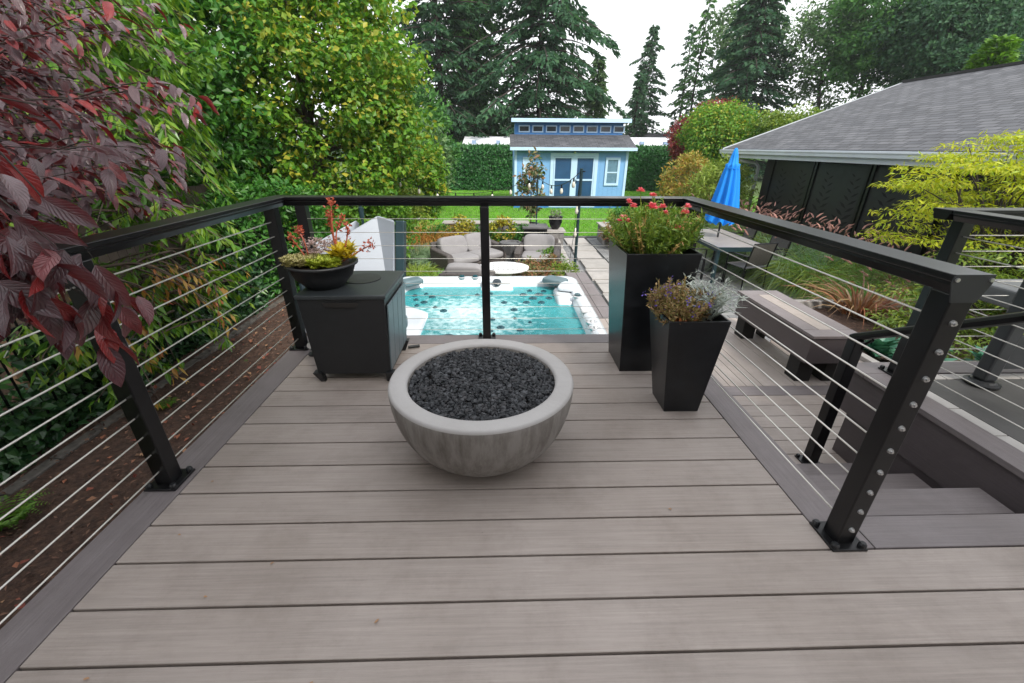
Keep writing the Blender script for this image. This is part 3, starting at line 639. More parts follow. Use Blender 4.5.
# paving
rng_s = np.random.default_rng(3)
def pavers(name, x0, x1, y0, y1, z, w, d, mat, gap=.008, running=True):
    m_ = MB(); y = y0; r_ = 0
    while y < y1-.01:
        x = x0-(w/2 if running and r_ % 2 else 0)
        while x < x1-.01:
            a, b = max(x, x0), min(x+w, x1)
            if b-a > .02: m_.box(a+gap/2, b-gap/2, y+gap/2, min(y+d, y1)-gap/2, z-.03, z+float(rng_s.uniform(-.002, .002)))
            x += w
        y += d; r_ += 1
    return struct(m_.build(name, mat, bevel=0))
def islmat(name, cols, rough=.8, bs=60):
    m, n, l, b = newmat(name); geo = n.new('ShaderNodeNewGeometry'); r = ramp(n, cols); l.new(geo.outputs['Random Per Island'], r.inputs[0])
    f = noise(n, l, 5, 6); v = math_(n, l, 'MULTIPLY_ADD', f, .6); v.node.inputs[2].default_value = .7
    l.new(mixrgb(n, l, 1.0, r.outputs[0], v, 'MULTIPLY'), b.inputs['Base Color']); b.inputs['Roughness'].default_value = rough; bump(n, l, b, noise(n, l, bs, 5), .3, .01); return m
M['paver'] = islmat('grey_paver', [(.13, .135, .14), (.18, .18, .185), (.22, .22, .22), (.16, .165, .17)])
M['slab'] = islmat('light_slab', [(.30, .285, .27), (.36, .34, .325), (.33, .315, .30)])
sheet('patio_base_sand', [(1.3, 2.8), (5.4, 2.8), (5.4, 12.1), (1.3, 12.1)], G+.002, M['gravel'])
pavers('patio_pavers', 2.45, 5.38, 4.43, 12.0, G+.035, .30, .15, M['paver'])
m_ = MB(); y = 4.6
for k in range(9):
    m_.box(1.80+.03*(k % 2), 2.38+.03*(k % 2), y, y+.75, G-.02, G+.045); y += .82
struct(m_.build('stepping_stones', M['slab'], bevel=.006))
pavers('side_pavers', 1.50, 1.76, 4.6, 12.0, G+.03, .13, .13, M['paver'])
m_ = MB(); m_.box(1.3, 5.35, 12.02, 12.14, G-.02, G+.06); struct(m_.build('lawn_edging', M['stonedark'], bevel=.01))
m_ = MB(); yy = -.3
while yy < 7.8:
    ln = .28+.12*float(rng_s.random()); m_.box(-3.72, -3.62, yy, yy+ln-.01, G, G+.045); yy += ln
struct(m_.build('bed_edging', plain('mossy_edging', (.10, .09, .08), .9, 0, .5, 12, .8, 40), bevel=.01))
m_ = MB()
for i in range(9):
    y = 7.9+i*.85; m_.box(-3.35-.0*i, -2.65, y, y+.84, G-.02, G+.04)
struct(m_.build('side_path', M['slab'], bevel=.008))
# ================================================================== hot tub
def rrect(cx, cy, hx, hy, r_, z, n=10):
    L = []
    for qx, qy, a0 in ((1, 1, 0), (-1, 1, 90), (-1, -1, 180), (1, -1, 270)):
        for k in range(n+1):
            a = R(a0+90*k/n); L.append((cx+qx*(hx-r_)+r_*math.cos(a), cy+qy*(hy-r_)+r_*math.sin(a), z))
    return L
tx, ty = -.16, 3.88; rimz = -.255
ht = thing('hot_tub', 'square hot tub with white shell and bubbling turquoise water below the deck', 'hot tub', (tx, ty, G))
Zt = rimz-G; hxT, hyT = 1.07, 1.07
MB().loops([rrect(0, 0, hxT-.03, hyT-.03, .16, .02), rrect(0, 0, hxT-.03, hyT-.03, .16, Zt-.10)], 0, True, True).build('cabinet', M['fascia'], ht, smooth=False)
def rim_wave(L):  # rim swells near the corners
    out = []
    for x, y, z in L:
        c = min(abs(x)/hxT, 1)**4*min(abs(y)/hyT, 1)**4; out.append((x, y, z+.035*c)); 
    return out
lp = []
for ins, z, r_ in [(0, Zt-.11, .17), (-.01, Zt-.05, .18), (0, Zt-.015, .18), (.03, Zt, .17), (.08, Zt+.005, .16), (.115, Zt-.005, .19), (.13, Zt-.03, .21), (.145, Zt-.10, .23), (.21, Zt-.20, .26), (.30, Zt-.27, .30), (.38, Zt-.30, .3), (.50, Zt-.32, .3), (.60, Zt-.36, .28), (.70, Zt-.48, .25), (.80, Zt-.52, .2)]:
    lp.append(rim_wave(rrect(0, 0, hxT-ins, hyT-ins, r_, z)))
MB().loops(lp, 0, False, True).build('shell', M['acrylic'], ht, smooth=True)
# moulded seats: rounded blocks under and above the water
def blob(name, c, s, parent, mat, rz=0, rx=0, ry=0, subs=3):
    Mx = Matrix.Translation(c) @ Matrix.Rotation(R(rz), 4, 'Z') @ Matrix.Rotation(R(rx), 4, 'X') @ Matrix.Rotation(R(ry), 4, 'Y')
    m_ = MB(); N = 10; e = .32; V = []; Fs = []
    sg = lambda v, p: math.copysign(abs(v)**p, v)
    for i in range(2*N+1):
        ph = -math.pi/2+math.pi*i/(2*N)
        for k in range(4*N):
            th_ = 2*math.pi*k/(4*N); q = Vector((s[0]*sg(math.cos(ph), .36)*sg(math.cos(th_), e), s[1]*sg(math.cos(ph), .36)*sg(math.sin(th_), e), s[2]*sg(math.sin(ph), .6))); V.append(Mx @ q)
    for i in range(2*N):
        for k in range(4*N): Fs.append((i*4*N+k, i*4*N+(k+1) % (4*N), (i+1)*4*N+(k+1) % (4*N), (i+1)*4*N+k))
    m_.add(V, Fs); return m_.build(name, mat, parent, smooth=True)
for c, s, rz, rx, ry in [((-.76, -.30, Zt-.17), (.20, .45, .17), 0, 0, 18), ((.62, -.62, Zt-.25), (.34, .50, .16), 22, -8, 0), ((-.55, .62, Zt-.27), (.42, .36, .14), 0, 0, 0),
                         ((.55, .62, Zt-.28), (.42, .36, .14), 0, 0, 0), ((.12, .86, Zt-.18), (.20, .09, .15), 0, 0, 0), ((0.86, .52, Zt-.14), (.10, .24, .12), 0, 0, 0), ((-.1, -.75, Zt-.34), (.5, .3, .14), 0, 0, 0)]:
    blob('moulded_seat', c, s, ht, M['acrylic'], rz, rx, ry)
for c, s, rz in [((-.86, .80, Zt+.02), (.12, .08, .035), 38), ((.80, .82, Zt+.02), (.14, .09, .04), -38), ((-.83, -.42, Zt+.015), (.16, .10, .05), 12)]:
    blob('headrest', c, s, ht, plain('slate_headrest', (.10, .15, .17), .5, 0, .2, 6), rz)
blob('rim_cushion', (.92, .62, Zt+.015), (.10, .13, .03), ht, M['acrylic'], -20)
# water
wm, n, l, b = newmat('tub_water')
out = n['Material Output']; tr = n.new('ShaderNodeBsdfTransparent'); tr.inputs[0].default_value = (.42, .95, .985, 1)
gl = n.new('ShaderNodeBsdfGlossy'); gl.inputs['Roughness'].default_value = .05; fz = n.new('ShaderNodeFresnel'); fz.inputs[0].default_value = 1.33
fo = n.new('ShaderNodeBsdfDiffuse'); fo.inputs[0].default_value = (.72, .92, .95, 1)
wn = noise(n, l, 16, 10, None, .75); tc = n.new('ShaderNodeTexCoord'); gr = n.new('ShaderNodeVectorMath'); gr.operation = 'DISTANCE'; l.new(tc.outputs['Object'], gr.inputs[0]); gr.inputs[1].default_value = (-.15, .0, Zt-.13)
msk = math_(n, l, 'MULTIPLY_ADD', gr.outputs['Value'], -.42); msk.node.inputs[2].default_value = .40
sm = math_(n, l, 'ADD', msk, wn); rr = ramp(n, [(0, 0, 0), (1, 1, 1)]); rr.color_ramp.elements[0].position = .62; rr.color_ramp.elements[1].position = 1.0; l.new(sm, rr.inputs[0])
bp = n.new('ShaderNodeBump'); bp.inputs['Strength'].default_value = .5; bp.inputs['Distance'].default_value = .03; l.new(noise(n, l, 7, 5, None, .6), bp.inputs['Height']); l.new(bp.outputs[0], gl.inputs['Normal']); l.new(bp.outputs[0], fz.inputs['Normal'])
aer = n.new('ShaderNodeBsdfDiffuse'); aer.inputs[0].default_value = (.12, .82, .88, 1); m0 = n.new('ShaderNodeMixShader'); m0.inputs[0].default_value = .30; l.new(tr.outputs[0], m0.inputs[1]); l.new(aer.outputs[0], m0.inputs[2])
m1 = n.new('ShaderNodeMixShader'); l.new(fz.outputs[0], m1.inputs[0]); l.new(m0.outputs[0], m1.inputs[1]); l.new(gl.outputs[0], m1.inputs[2])
m2 = n.new('ShaderNodeMixShader'); l.new(rr.outputs[0], m2.inputs[0]); l.new(m1.outputs[0], m2.inputs[1]); l.new(fo.outputs[0], m2.inputs[2]); l.new(m2.outputs[0], out.inputs[0])
MB().loops([rrect(0, 0, hxT-.142, hyT-.142, .225, Zt-.085)], 0, False, True).build('water', wm, ht)
# jets
def jet(p, nrm_, r_=.035, mat='jet', nm='jet'):
    d = Vector(nrm_).normalized(); c = Vector(p); m_ = MB(); m_.tube([c-d*.01, c+d*.006, c+d*.012], [r_, r_, r_*.75], 14); m_.tube([c+d*.012, c+d*.02], [r_*.4, r_*.3], 10)
    return m_.build(nm, M[mat], ht)
zs = Zt-.125
for x, y, r_ in [(-.80, .60, .035), (-.68, .66, .03), (-.76, .46, .035), (-.60, .56, .045), (-.66, .38, .045), (-.72, .28, .03), (-.52, .22, .03), (-.42, .12, .045),
                 (.42, .62, .05), (.60, .62, .06), (.52, .50, .055), (.70, .50, .045), (.60, .36, .045), (.44, .36, .045), (.78, .60, .04), (.66, .74, .04), (.50, .76, .035), (.20, .36, .04), (.30, .14, .045),
                 (.08, -.12, .035), (.16, -.32, .045), (.06, -.40, .04), (.34, -.38, .04), (.30, -.10, .02), (.44, -.20, .02), (-.30, -.52, .06), (-.10, .62, .035), (.05, .66, .035)]:
    jet((x, y, Zt-.086), (0, -.1, 1), r_*.85)
for x, y, r_ in [(-.30, .985, .045), (-.14, .985, .045), (.97, .28, .05), (.985, -.02, .0)]:
    if r_:
        jet((x, y, Zt+.012), (0, 0, 1), r_, 'bolt', 'valve'); MB().tube([(x, y, Zt+.025), (x, y, Zt+.04)], [r_*.7, r_*.6], 12).build('knob', M['jet'], ht)
for x, y, r_ in [(.985, -.42, .055), (.985, -.56, .05)]: jet((x, y, Zt+.006), (0, 0, 1), r_, 'bolt', 'cup_holder')
MB().box(.93, 1.03, -.20, -.03, Zt+.008, Zt+.02).build('control_panel', M['bolt'], ht, bevel=.005); MB().box(.945, 1.015, -.18, -.05, Zt+.0205, Zt+.023).build('screen', M['white'], ht)
jet((.12, .80, Zt+.01), (0, -.6, 1), .05, 'dkglass', 'light'); blob('waterfall_spout', (.12, .90, Zt-.005), (.17, .05, .02), ht, M['acrylic'])
jet((-.38, -.60, Zt-.09), (0, 0, 1), .07, 'dkglass', 'light')
# tub cover
tc_ = thing('tub_cover', 'folded pale grey hot tub cover propped up beside the tub', 'tub cover', (-1.35, 4.0, G))
cm = plain('pale_vinyl', (.29, .32, .37), .35, 0, .06, 4); dkv = M['teal']
MB().add([(-.95, .35, .45), (.07, .70, .45), (.13, 1.0, 1.60), (-.13, 1.25, 1.62), (-.62, 1.0, 1.36), (-.95, .52, .45), (.07, .85, .45), (.10, 1.12, 1.58), (-.13, 1.37, 1.58), (-.62, 1.15, 1.30)],
         [(0, 1, 2, 3, 4), (9, 8, 7, 6, 5), (0, 5, 6, 1), (1, 6, 7, 2), (2, 7, 8, 3), (3, 8, 9, 4), (4, 9, 5, 0)]).build('cover_panel', cm, tc_, bevel=.02)
MB().add([(.075, .69, .3), (.17, .69, .3), (.24, 1.0, 1.60), (.135, 1.0, 1.60), (.075, .82, .3), (.17, .82, .3), (.24, 1.13, 1.57), (.135, 1.13, 1.57)], [(0, 1, 2, 3), (7, 6, 5, 4), (0, 4, 5, 1), (1, 5, 6, 2), (2, 6, 7, 3), (3, 7, 4, 0)]).build('end_flap', dkv, tc_, bevel=.01)
MB().add([(-1.0, .6, .45), (-.6, .9, .45), (-.35, 1.25, 1.56), (-.78, .98, 1.34), (-1.0, .75, .45), (-.6, 1.05, .45), (-.35, 1.38, 1.5), (-.78, 1.1, 1.28)], [(0, 1, 2, 3), (7, 6, 5, 4), (0, 4, 5, 1), (1, 5, 6, 2), (2, 6, 7, 3), (3, 7, 4, 0)]).build('fold', cm, tc_, bevel=.015, loc=(-.06, .05, .0))
MB().tube([(-.3, 1.2, 1.6), (-.3, 1.2, 1.72)], .03, 10).build('bracket', dkv, tc_)
MB().box(-.9, .1, .5, .95, 0, .46).build('stand', M['fascia'], tc_)
# steps by the tub
ts = thing('tub_steps', 'dark brown wooden step block beside the hot tub', 'steps', (1.28, 5.8, G))
for i in range(2): MB().box(-.17+i*.172, -.003+i*.172, -1.0, 1.1, .42, .45).build('board', M['border'], ts, bevel=.004)
MB().box(-.15, .14, -.98, 1.08, .0, .42).build('base', M['fascia'], ts); MB().box(-.14, .22, -1.25, -1.01, .0, .20).build('lower_step', M['fascia'], ts, bevel=.006)
# ================================================================== bench
bn = thing('storage_bench', 'low composite bench with plank top on block feet on the lower deck', 'bench', (2.655, 3.485, LD))
for i in range(3):
    w3 = (.41)/3; MB().box(-.205+i*w3+.002, -.205+(i+1)*w3-.002, -.44, .44, .425, .45).build('seat_board', M['border'] if i != 1 else M['boardy'], bn, bevel=.003)
for s in (-1, 1): MB().box(-.205, .205, *((-.575, -.443) if s < 0 else (.443, .575)), .425, .45).build('end_board', M['borderx'], bn, bevel=.003)
MB().box(-.19, .19, -.56, .56, .20, .424).build('body', M['fascia'], bn, bevel=.003)
for s in (-1, 1):
    for q in (-1, 1): MB().box(*((-.18, -.05) if q < 0 else (.05, .18)), *((-.50, -.36) if s < 0 else (.36, .50)), 0, .199).build('leg', M['under'], bn, bevel=.004)
MB().box(-.192, -.200, -.10, -.02, .18, .20).build('latch', M['white'], bn)
# curb of the raised bed
cu = thing('bed_curb', 'light concrete block curb round the raised bed behind the bench', 'curb', (3.38, 2.2, G))
for i in range(9): MB().box(-.03, .045, i*.31, i*.31+.305, 0, .64+.0*i).build('block', M['slab'], cu, bevel=.006)
for i in range(6): MB().box(.05+i*.35, .395+i*.35, 2.72, 2.80, 0, .62).build('block', M['slab'], cu, bevel=.006)
# ================================================================== dining set
tb = thing('dining_table', 'long outdoor dining table with light top and dark metal frame', 'table', (4.52, 8.55, G))
MB().box(-.49, .49, -.95, .95, .705, .72).build('tabletop', plain('tabletop', (.27, .255, .25), .35, 0, .1, 5), tb, bevel=.003)
m_ = MB(); 
for a in ((-.51, .51, -.97, -.952), (-.51, .51, .952, .97), (-.51, -.492, -.951, .951), (.492, .51, -.951, .951)): m_.box(*a, .64, .722)
m_.build('frame', M['teal'], tb)
for sx in (-1, 1):
    for sy in (-1, 1): MB().box(sx*.47-.03, sx*.47+.03, sy*.92-.03, sy*.92+.03, 0, .639).build('leg', M['teal'], tb)
ub = thing('patio_umbrella', 'closed bright blue umbrella standing in the dining table', 'umbrella', (4.47, 8.56, G))
MB().tube([(0, 0, 0), (0, 0, 2.3)], .019, 10).build('pole', M['railcap'], ub)
MB().lathe([(0, 0), (.22, 0), (.22, .04), (.05, .07), (.03, .3), (0, .3)], 24).build('base', M['railcap'], ub)
lps = []; nn = 48
for zz, rr_, amp in [(1.02, .235, .30), (1.10, .225, .30), (1.3, .20, .28), (1.6, .165, .26), (1.9, .125, .22), (2.05, .10, .18), (2.10, .105, .15), (2.12, .075, .1), (2.25, .055, .1), (2.36, .03, .05), (2.385, .012, 0)]:
    lps.append([((rr_*(1+amp*math.sin(8*a+math.sin(zz*3)))*(1+.12*math.cos(2*a+1)))*math.cos(a), (rr_*(1+amp*math.sin(8*a+math.sin(zz*3))))*math.sin(a), zz+.05*math.sin(8*a)*(zz < 1.2)) for a in np.linspace(0, 2*math.pi, nn, endpoint=False)])
um, n, l, b = newmat('blue_canvas'); b.inputs['Base Color'].default_value = (.006, .30, .90, 1); b.inputs['Roughness'].default_value = .7; bump(n, l, b, noise(n, l, 30, 4, (1, 1, .2)), .3, .01)
tr = n.new('ShaderNodeBsdfTranslucent'); tr.inputs[0].default_value = (.01, .22, .9, 1); ms = n.new('ShaderNodeMixShader'); ms.inputs[0].default_value = .25; l.new(b.outputs[0], ms.inputs[1]); l.new(tr.outputs[0], ms.inputs[2]); l.new(ms.outputs[0], n['Material Output'].inputs[0])
MB().loops(lps, 0, False, True).build('canopy', um, ub, smooth=True)
MB().lathe([(.115, 2.02), (.118, 2.03), (.116, 2.045)], 24).build('tie_band', um, ub)
def chair(label, loc, rz):
    t = thing('dining_chair', label, 'chair', loc, rz, 'sling chairs round the dining table'); fm = M['rail']
    MB().box(-.24, .24, -.23, .22, .41, .43).build('seat', M['cushion'] if False else plain('sling_grey', (.10, .10, .105), .8, 0, .2, 60), t, bevel=.006)
    MB().add([(-.225, -.24, .46), (.225, -.24, .46), (.225, -.33, .86), (-.225, -.33, .86), (-.225, -.225, .46), (.225, -.225, .46), (.225, -.315, .86), (-.225, -.315, .86)], [(0, 1, 2, 3), (7, 6, 5, 4), (0, 4, 5, 1), (1, 5, 6, 2), (2, 6, 7, 3), (3, 7, 4, 0)]).build('backrest', plain('sling_brown', (.07, .065, .06), .8, 0, .2, 60), t)
    m_ = MB(); m_.tube([(-.245, -.235, .42), (-.245, -.33, .875), (.245, -.33, .875), (.245, -.235, .42)], .014, 6); m_.build('back_frame', fm, t)
    for s in (-1, 1):
        MB().tube([(s*.26, .22, 0), (s*.26, .20, .62), (s*.26, .12, .64), (s*.26, -.27, .64)], .013, 6).build('armrest', fm, t)
        MB().tube([(s*.245, -.28, 0), (s*.245, -.235, .42)], .013, 6).build('leg', fm, t); MB().tube([(s*.23, .21, 0), (s*.235, .20, .42)], .012, 6).build('leg', fm, t)
    return t
ch0 = chair('sling chair at the near end of the dining table, its brown back towards the deck', (4.56, 7.50, G), R(14))
for lab, loc, rz in [('sling chair on the house side of the table, nearer the deck', (5.20, 8.05, G), R(98)), ('sling chair on the house side of the table, farther from the deck', (5.20, 9.2, G), R(84)),
                     ('sling chair on the near long side of the table, half hidden by the tall planter', (3.72, 8.1, G), R(-84)), ('sling chair at the lawn end of the near long side of the table', (3.70, 9.15, G), R(-96))]:
    copy_tree(ch0, loc, rz, lab)
# ================================================================== lounge set
def lounge(name, label, cat, loc, rz, W, nc, lowback=False):
    t = thing(name, label, cat, loc, rz); m_ = MB()
    hw = W/2
    for s in (-1, 1):
        mm = MB(); pr_ = [(.36, .0), (.36, .50), (.30, .58), (.0, .60), (-.33, .64), (-.36, .60), (-.36, 0)]
        x0, x1 = (s*hw-.07, s*hw+.07); V = [(x0, -y, z) for y, z in pr_]+[(x1, -y, z) for y, z in pr_]; q = len(pr_)
        mm.add(V, [tuple(range(q))[::-1], tuple(range(q, 2*q))]+[(i, (i+1) % q, (i+1) % q+q, i+q) for i in range(q)]); mm.build('armrest', M['wicker'], t, bevel=.03)
    MB().box(-hw+.07, hw-.07, -.34, .30, .06, .30).build('base', M['wicker'], t, bevel=.02)
    V = [(-hw, .28, .1), (hw, .28, .1), (hw, .40, .74), (-hw, .40, .74), (-hw, .34, .1), (hw, .34, .1), (hw, .46, .74), (-hw, .46, .74)]
    MB().add(V, [(0, 1, 2, 3), (7, 6, 5, 4), (0, 4, 5, 1), (1, 5, 6, 2), (2, 6, 7, 3), (3, 7, 4, 0)]).build('back_frame', M['wicker'], t, bevel=.03)
    cw = (W-.16)/nc
    for i in range(nc):
        x = -hw+.08+cw*(i+.5); blob('seat_cushion', (x, -.05, .38), (cw/2+.01, .34, .095), t, M['cushion'])
        blob('back_cushion', (x, .20, .64), (cw/2+.01, .10, .24), t, M['cushion'], 0, -16, 0)
    t.scale = (1, 1, .80); return t
lounge('loveseat', 'grey wicker loveseat with two pale back cushions behind the hot tub', 'loveseat', (-.62, 8.75, G), R(38), 1.40, 2)
lounge('armchair', 'grey wicker armchair with pale cushions beside the dark side table', 'armchair', (.80, 8.75, G), R(-10), .80, 1)
lounge('armchair', 'grey wicker armchair seen from behind just past the hot tub', 'armchair', (-.55, 6.75, G), R(174), .74, 1)
sdt = thing('side_table', 'dark waisted side table between the loveseat and the armchair', 'side table', (.22, 9.0, G))
MB().loops([[(w_*math.cos(a), w_*math.sin(a), z) for a in np.linspace(0, 2*math.pi, 8, endpoint=False)] for w_, z in ((.22, 0), (.15, .27), (.24, .5), (.24, .53), (.20, .53), (.19, .50))], 0, True, True).build('body', M['stonedark'], sdt)
ct = thing('oval_table', 'white oval patio table with a pierced leaf pattern top', 'coffee table', (.05, 7.3, G))
ov = MB(); ell = lambda a, b, z: [(a*math.cos(t), b*math.sin(t), z) for t in np.linspace(0, 2*math.pi, 36, endpoint=False)]
ov.loops([ell(.43, .33, .40), ell(.46, .36, .41), ell(.46, .36, .44), ell(.43, .33, .45), ell(.41, .31, .45)], 0, True, True); tpo = ov.build('tabletop', M['white'], ct, smooth=False)
hm = MB()
for i in range(9):
    for j in range(4):
        x, y = -.34+i*.085, -.21+j*.14
        if (x/.40)**2+(y/.30)**2 < 1: a = .5 if (i+j) % 2 else -.5; hm.add([(x+p*math.cos(a)-q*math.sin(a), y+p*math.sin(a)+q*math.cos(a), .4515) for p, q in ((-.035, 0), (0, -.018), (.035, 0), (0, .018))], [(0, 1, 2, 3)])
hm.build('pierced_pattern', M['under'], tpo)
MB().lathe([(.16, 0), (.13, .2), (.2, .40)], 16).build('leg', M['white'], ct)
# ================================================================== stone walls
def stonewall(name, label, x0, x1, y0, y1, h, cat='wall', cap=.04):
    t = thing(name, label, cat, ((x0+x1)/2, (y0+y1)/2, G)); a, b = (x1-x0)/2, (y1-y0)/2; m_ = MB(); z = 0; r_ = 0
    while z < h-.05:
        hh_ = min(.13, h-z); 
        for (s0, s1, vert) in ((-a, a, 0), (-b, b, 1)):
            p = s0-(.15 if r_ % 2 else 0)
            while p < s1-.01:
                ln = .28; p0, p1 = max(p, s0), min(p+ln, s1)
                if p1-p0 > .03:
                    j = float(rng_s.uniform(-.006, .006))
                    if vert: m_.box(-a-.004+j, -a+.06, p0+.004, p1-.004, z+.003, z+hh_-.003); m_.box(a-.06, a+.004+j, p0+.004, p1-.004, z+.003, z+hh_-.003)
                    else: m_.box(p0+.004, p1-.004, -b-.008+j, -b+.06, z+.003, z+hh_-.003)
                p += ln
        z += .13; r_ += 1
    m_.build('blocks', islmat('wall_block', [(.14, .135, .13), (.20, .19, .185), (.25, .24, .235)]), t); MB().box(-a+.05, a-.05, -b+.05, b-.0, 0, h-.01).build('core', M['stonedark'], t)
    MB().box(-a-.04, a+.04, -b-.05, b+.05, h, h+cap).build('cap', M['slab'], t, bevel=.006); return t
stonewall('garden_wall', 'low grey stone wall with pale cap behind the lounge chairs', -1.45, .72, 11.1, 11.4, .56)
stonewall('stone_pillar', 'square stone pillar carrying a dark urn', 1.22, 1.62, 10.75, 11.15, .42, 'pillar')
stonewall('stone_planter', 'stone block planter with pale cap at the edge of the lawn', 2.72, 4.4, 10.9, 11.8, .46, 'planter')
cb2 = thing('edging_wall', 'low pale stone edging running from the pillar towards the hot tub', 'edging', (1.36, 9.5, G))
for i in range(6): MB().box(-.11, .11, 1.1-(i+1)*.46, 1.1-i*.46-.008, 0, .30-.025*i).build('block', M['slab'], cb2, bevel=.01)
fx = thing('fire_table', 'black rectangular stone fire table behind the armchair', 'fire table', (.98-.02, 10.75, G))
MB().box(-.36, .22, -.15, .35, 0, .52).build('body', M['charcoal'], fx, bevel=.01); MB().box(-.40, .25, -.19, .39, .52, .57).build('top', M['stonedark'], fx, bevel=.008)
def urn(name, label, loc, s, mat):
    t = thing(name, label, 'pot', loc); MB().lathe([(0, 0), (.07*s, 0), (.11*s, .05*s), (.155*s, .16*s), (.15*s, .24*s), (.165*s, .27*s), (.165*s, .29*s), (.14*s, .29*s), (.13*s, .24*s), (0, .23*s)], 24).build('pot', mat, t, smooth=True); return t
u1 = urn('urn_planter', 'round dark urn with a small grey green plant on the stone pillar', (1.42, 10.95, G+.46), 1.1, M['charcoal'])
V, Fq = cloud_leaves([((0, 0, .36), (.14, .14, .1))], 160, .07, .4); npmesh('plant', V, Fq, leafmat('grey_green', [(.16, .2, .12), (.24, .28, .18)]), u1)
# ================================================================== string light poles
def pole(label, x, y, top, r_=.022):
    t = thing('light_pole', label, 'pole', (x, y, G), group='string light poles'); MB().tube([(0, 0, 0), (0, 0, top-G)], r_, 8).build('pole', M['teal'], t); MB().tube([(0, 0, top-G-.05), (.06, -.05, top-G-.05)], .01, 6).build('hook', M['rail'], t); MB().lathe([(.05, 0), (.05, .02), (.02, .04)], 10).build('foot', M['rail'], t); return t
pole('tall dark string light pole standing past the hot tub in front of the blue shed', 1.49, 8.16, .83, .03)
pole('slim string light pole in front of the young tree by the shed', .55*1.1+.33, 11.0, .55, .018)
pole('slim string light pole among the shrubs left of the lawn', -2.75, 11.2, .55)
pole('slim string light pole rising behind the tub cover', -2.35, 7.4, .42)
def strand(label, a, b, sag, nb):
    t = thing('string_lights', label, 'string lights', tuple(a), group='festoon strands over the garden'); a = np.array(a); b = np.array(b)
    pts = [(b-a)*u-np.array([0, 0, sag*4*u*(1-u)]) for u in np.linspace(0, 1, 25)]; MB().tube(pts, .007, 5).build('wire', M['rail'], t)
    for k in range(nb):
        u = (k+.5)/nb; p = (b-a)*u-np.array([0, 0, sag*4*u*(1-u)]); MB().tube([p, p-[0, 0, .07]], [.014, .018], 8).build('socket', M['rail'], t)
        MB().lathe([(.0, -.19), (.025, -.175), (.036, -.14), (.03, -.10), (.016, -.07)], 10, tuple(p)).build('bulb', M['bulb'], t, smooth=True)
strand('string lights from the left pole across the hedge to the pole by the tree', (-2.72, 11.2, .53), (.96, 10.95, .53), .42, 8)
strand('string lights from the pole by the tree to the tall dark pole', (.96, 10.95, .50), (1.49, 8.2, .78), .22, 4)
hs = thing('hanging_cord', 'cord with two bulbs hanging straight down beside the tall dark pole', 'cord', (1.44, 8.1, G+.3))
MB().tube([(.03, .03, 1.7), (0, 0, 1.2), (-.02, 0, .6), (-.08, -.03, 0)], .005, 5).build('wire', M['rail'], hs)
for z in (1.05, .62): MB().lathe([(.0, -.12), (.025, -.10), (.036, -.06), (.016, 0), (.016, .06), (0, .06)], 10, (0, 0, z)).build('bulb', M['bulb'], hs, smooth=True)
# ================================================================== shed
sh = thing('garden_shed', 'light blue garden shed with grey shingle roof and clerestory windows on the lawn', 'shed', (2.95, 18.6, G))
def siding(name, c):
    m, n, l, b = newmat(name); tc = n.new('ShaderNodeTexCoord'); sx = n.new('ShaderNodeSeparateXYZ'); l.new(tc.outputs['Object'], sx.inputs[0])
    f = math_(n, l, 'FRACT', math_(n, l, 'MULTIPLY', sx.outputs[0], 1/.2)); gr = math_(n, l, 'GREATER_THAN', f, .06)
    nz = noise(n, l, 6, 5); r = ramp(n, [tuple(x*.92 for x in c), tuple(x*1.06 for x in c)]); l.new(nz, r.inputs[0]); l.new(r.outputs[0], b.inputs['Base Color'])
    b.inputs['Roughness'].default_value = .6; bump(n, l, b, gr, 1, .01); return m
bl = siding('light_blue_siding', (.17, .37, .66)); db = plain('deep_blue_trim', (.04, .18, .46), .5); wt = plain('pale_blue_trim', (.46, .64, .84), .5, 0, .04, 4); dw = plain('navy_door', (.02, .07, .16), .3, 0, .15, 3)
W2, hw_, dp = 2.34, 2.30, 2.6
shin, n, l, b = newmat('shingles'); tcs = n.new('ShaderNodeTexCoord'); br = n.new('ShaderNodeTexBrick'); mp = n.new('ShaderNodeMapping')
l.new(tcs.outputs['UV'], mp.inputs[0]); l.new(mp.outputs[0], br.inputs[0]); br.inputs['Scale'].default_value = 1; br.inputs['Brick Width'].default_value = .30; br.inputs['Row Height'].default_value = .14; br.inputs['Mortar Size'].default_value = .012; br.offset = .37
br.inputs['Color1'].default_value = (.055, .058, .068, 1); br.inputs['Color2'].default_value = (.105, .108, .12, 1); br.inputs['Mortar'].default_value = (.03, .03, .035, 1); br.inputs['Bias'].default_value = 0
l.new(mixrgb(n, l, 1.0, br.outputs[0], math_(n, l, 'ADD', noise(n, l, 3, 6), .5), 'MULTIPLY'), b.inputs['Base Color']); b.inputs['Roughness'].default_value = .8
sxy = n.new('ShaderNodeSeparateXYZ'); l.new(tcs.outputs['UV'], sxy.inputs[0]); fr2 = math_(n, l, 'FRACT', math_(n, l, 'DIVIDE', sxy.outputs[1], .14)); hgt = math_(n, l, 'SUBTRACT', math_(n, l, 'MULTIPLY', br.outputs[1], -.5), fr2); bump(n, l, b, hgt, 1.0, .012)
M['shingle'] = shin
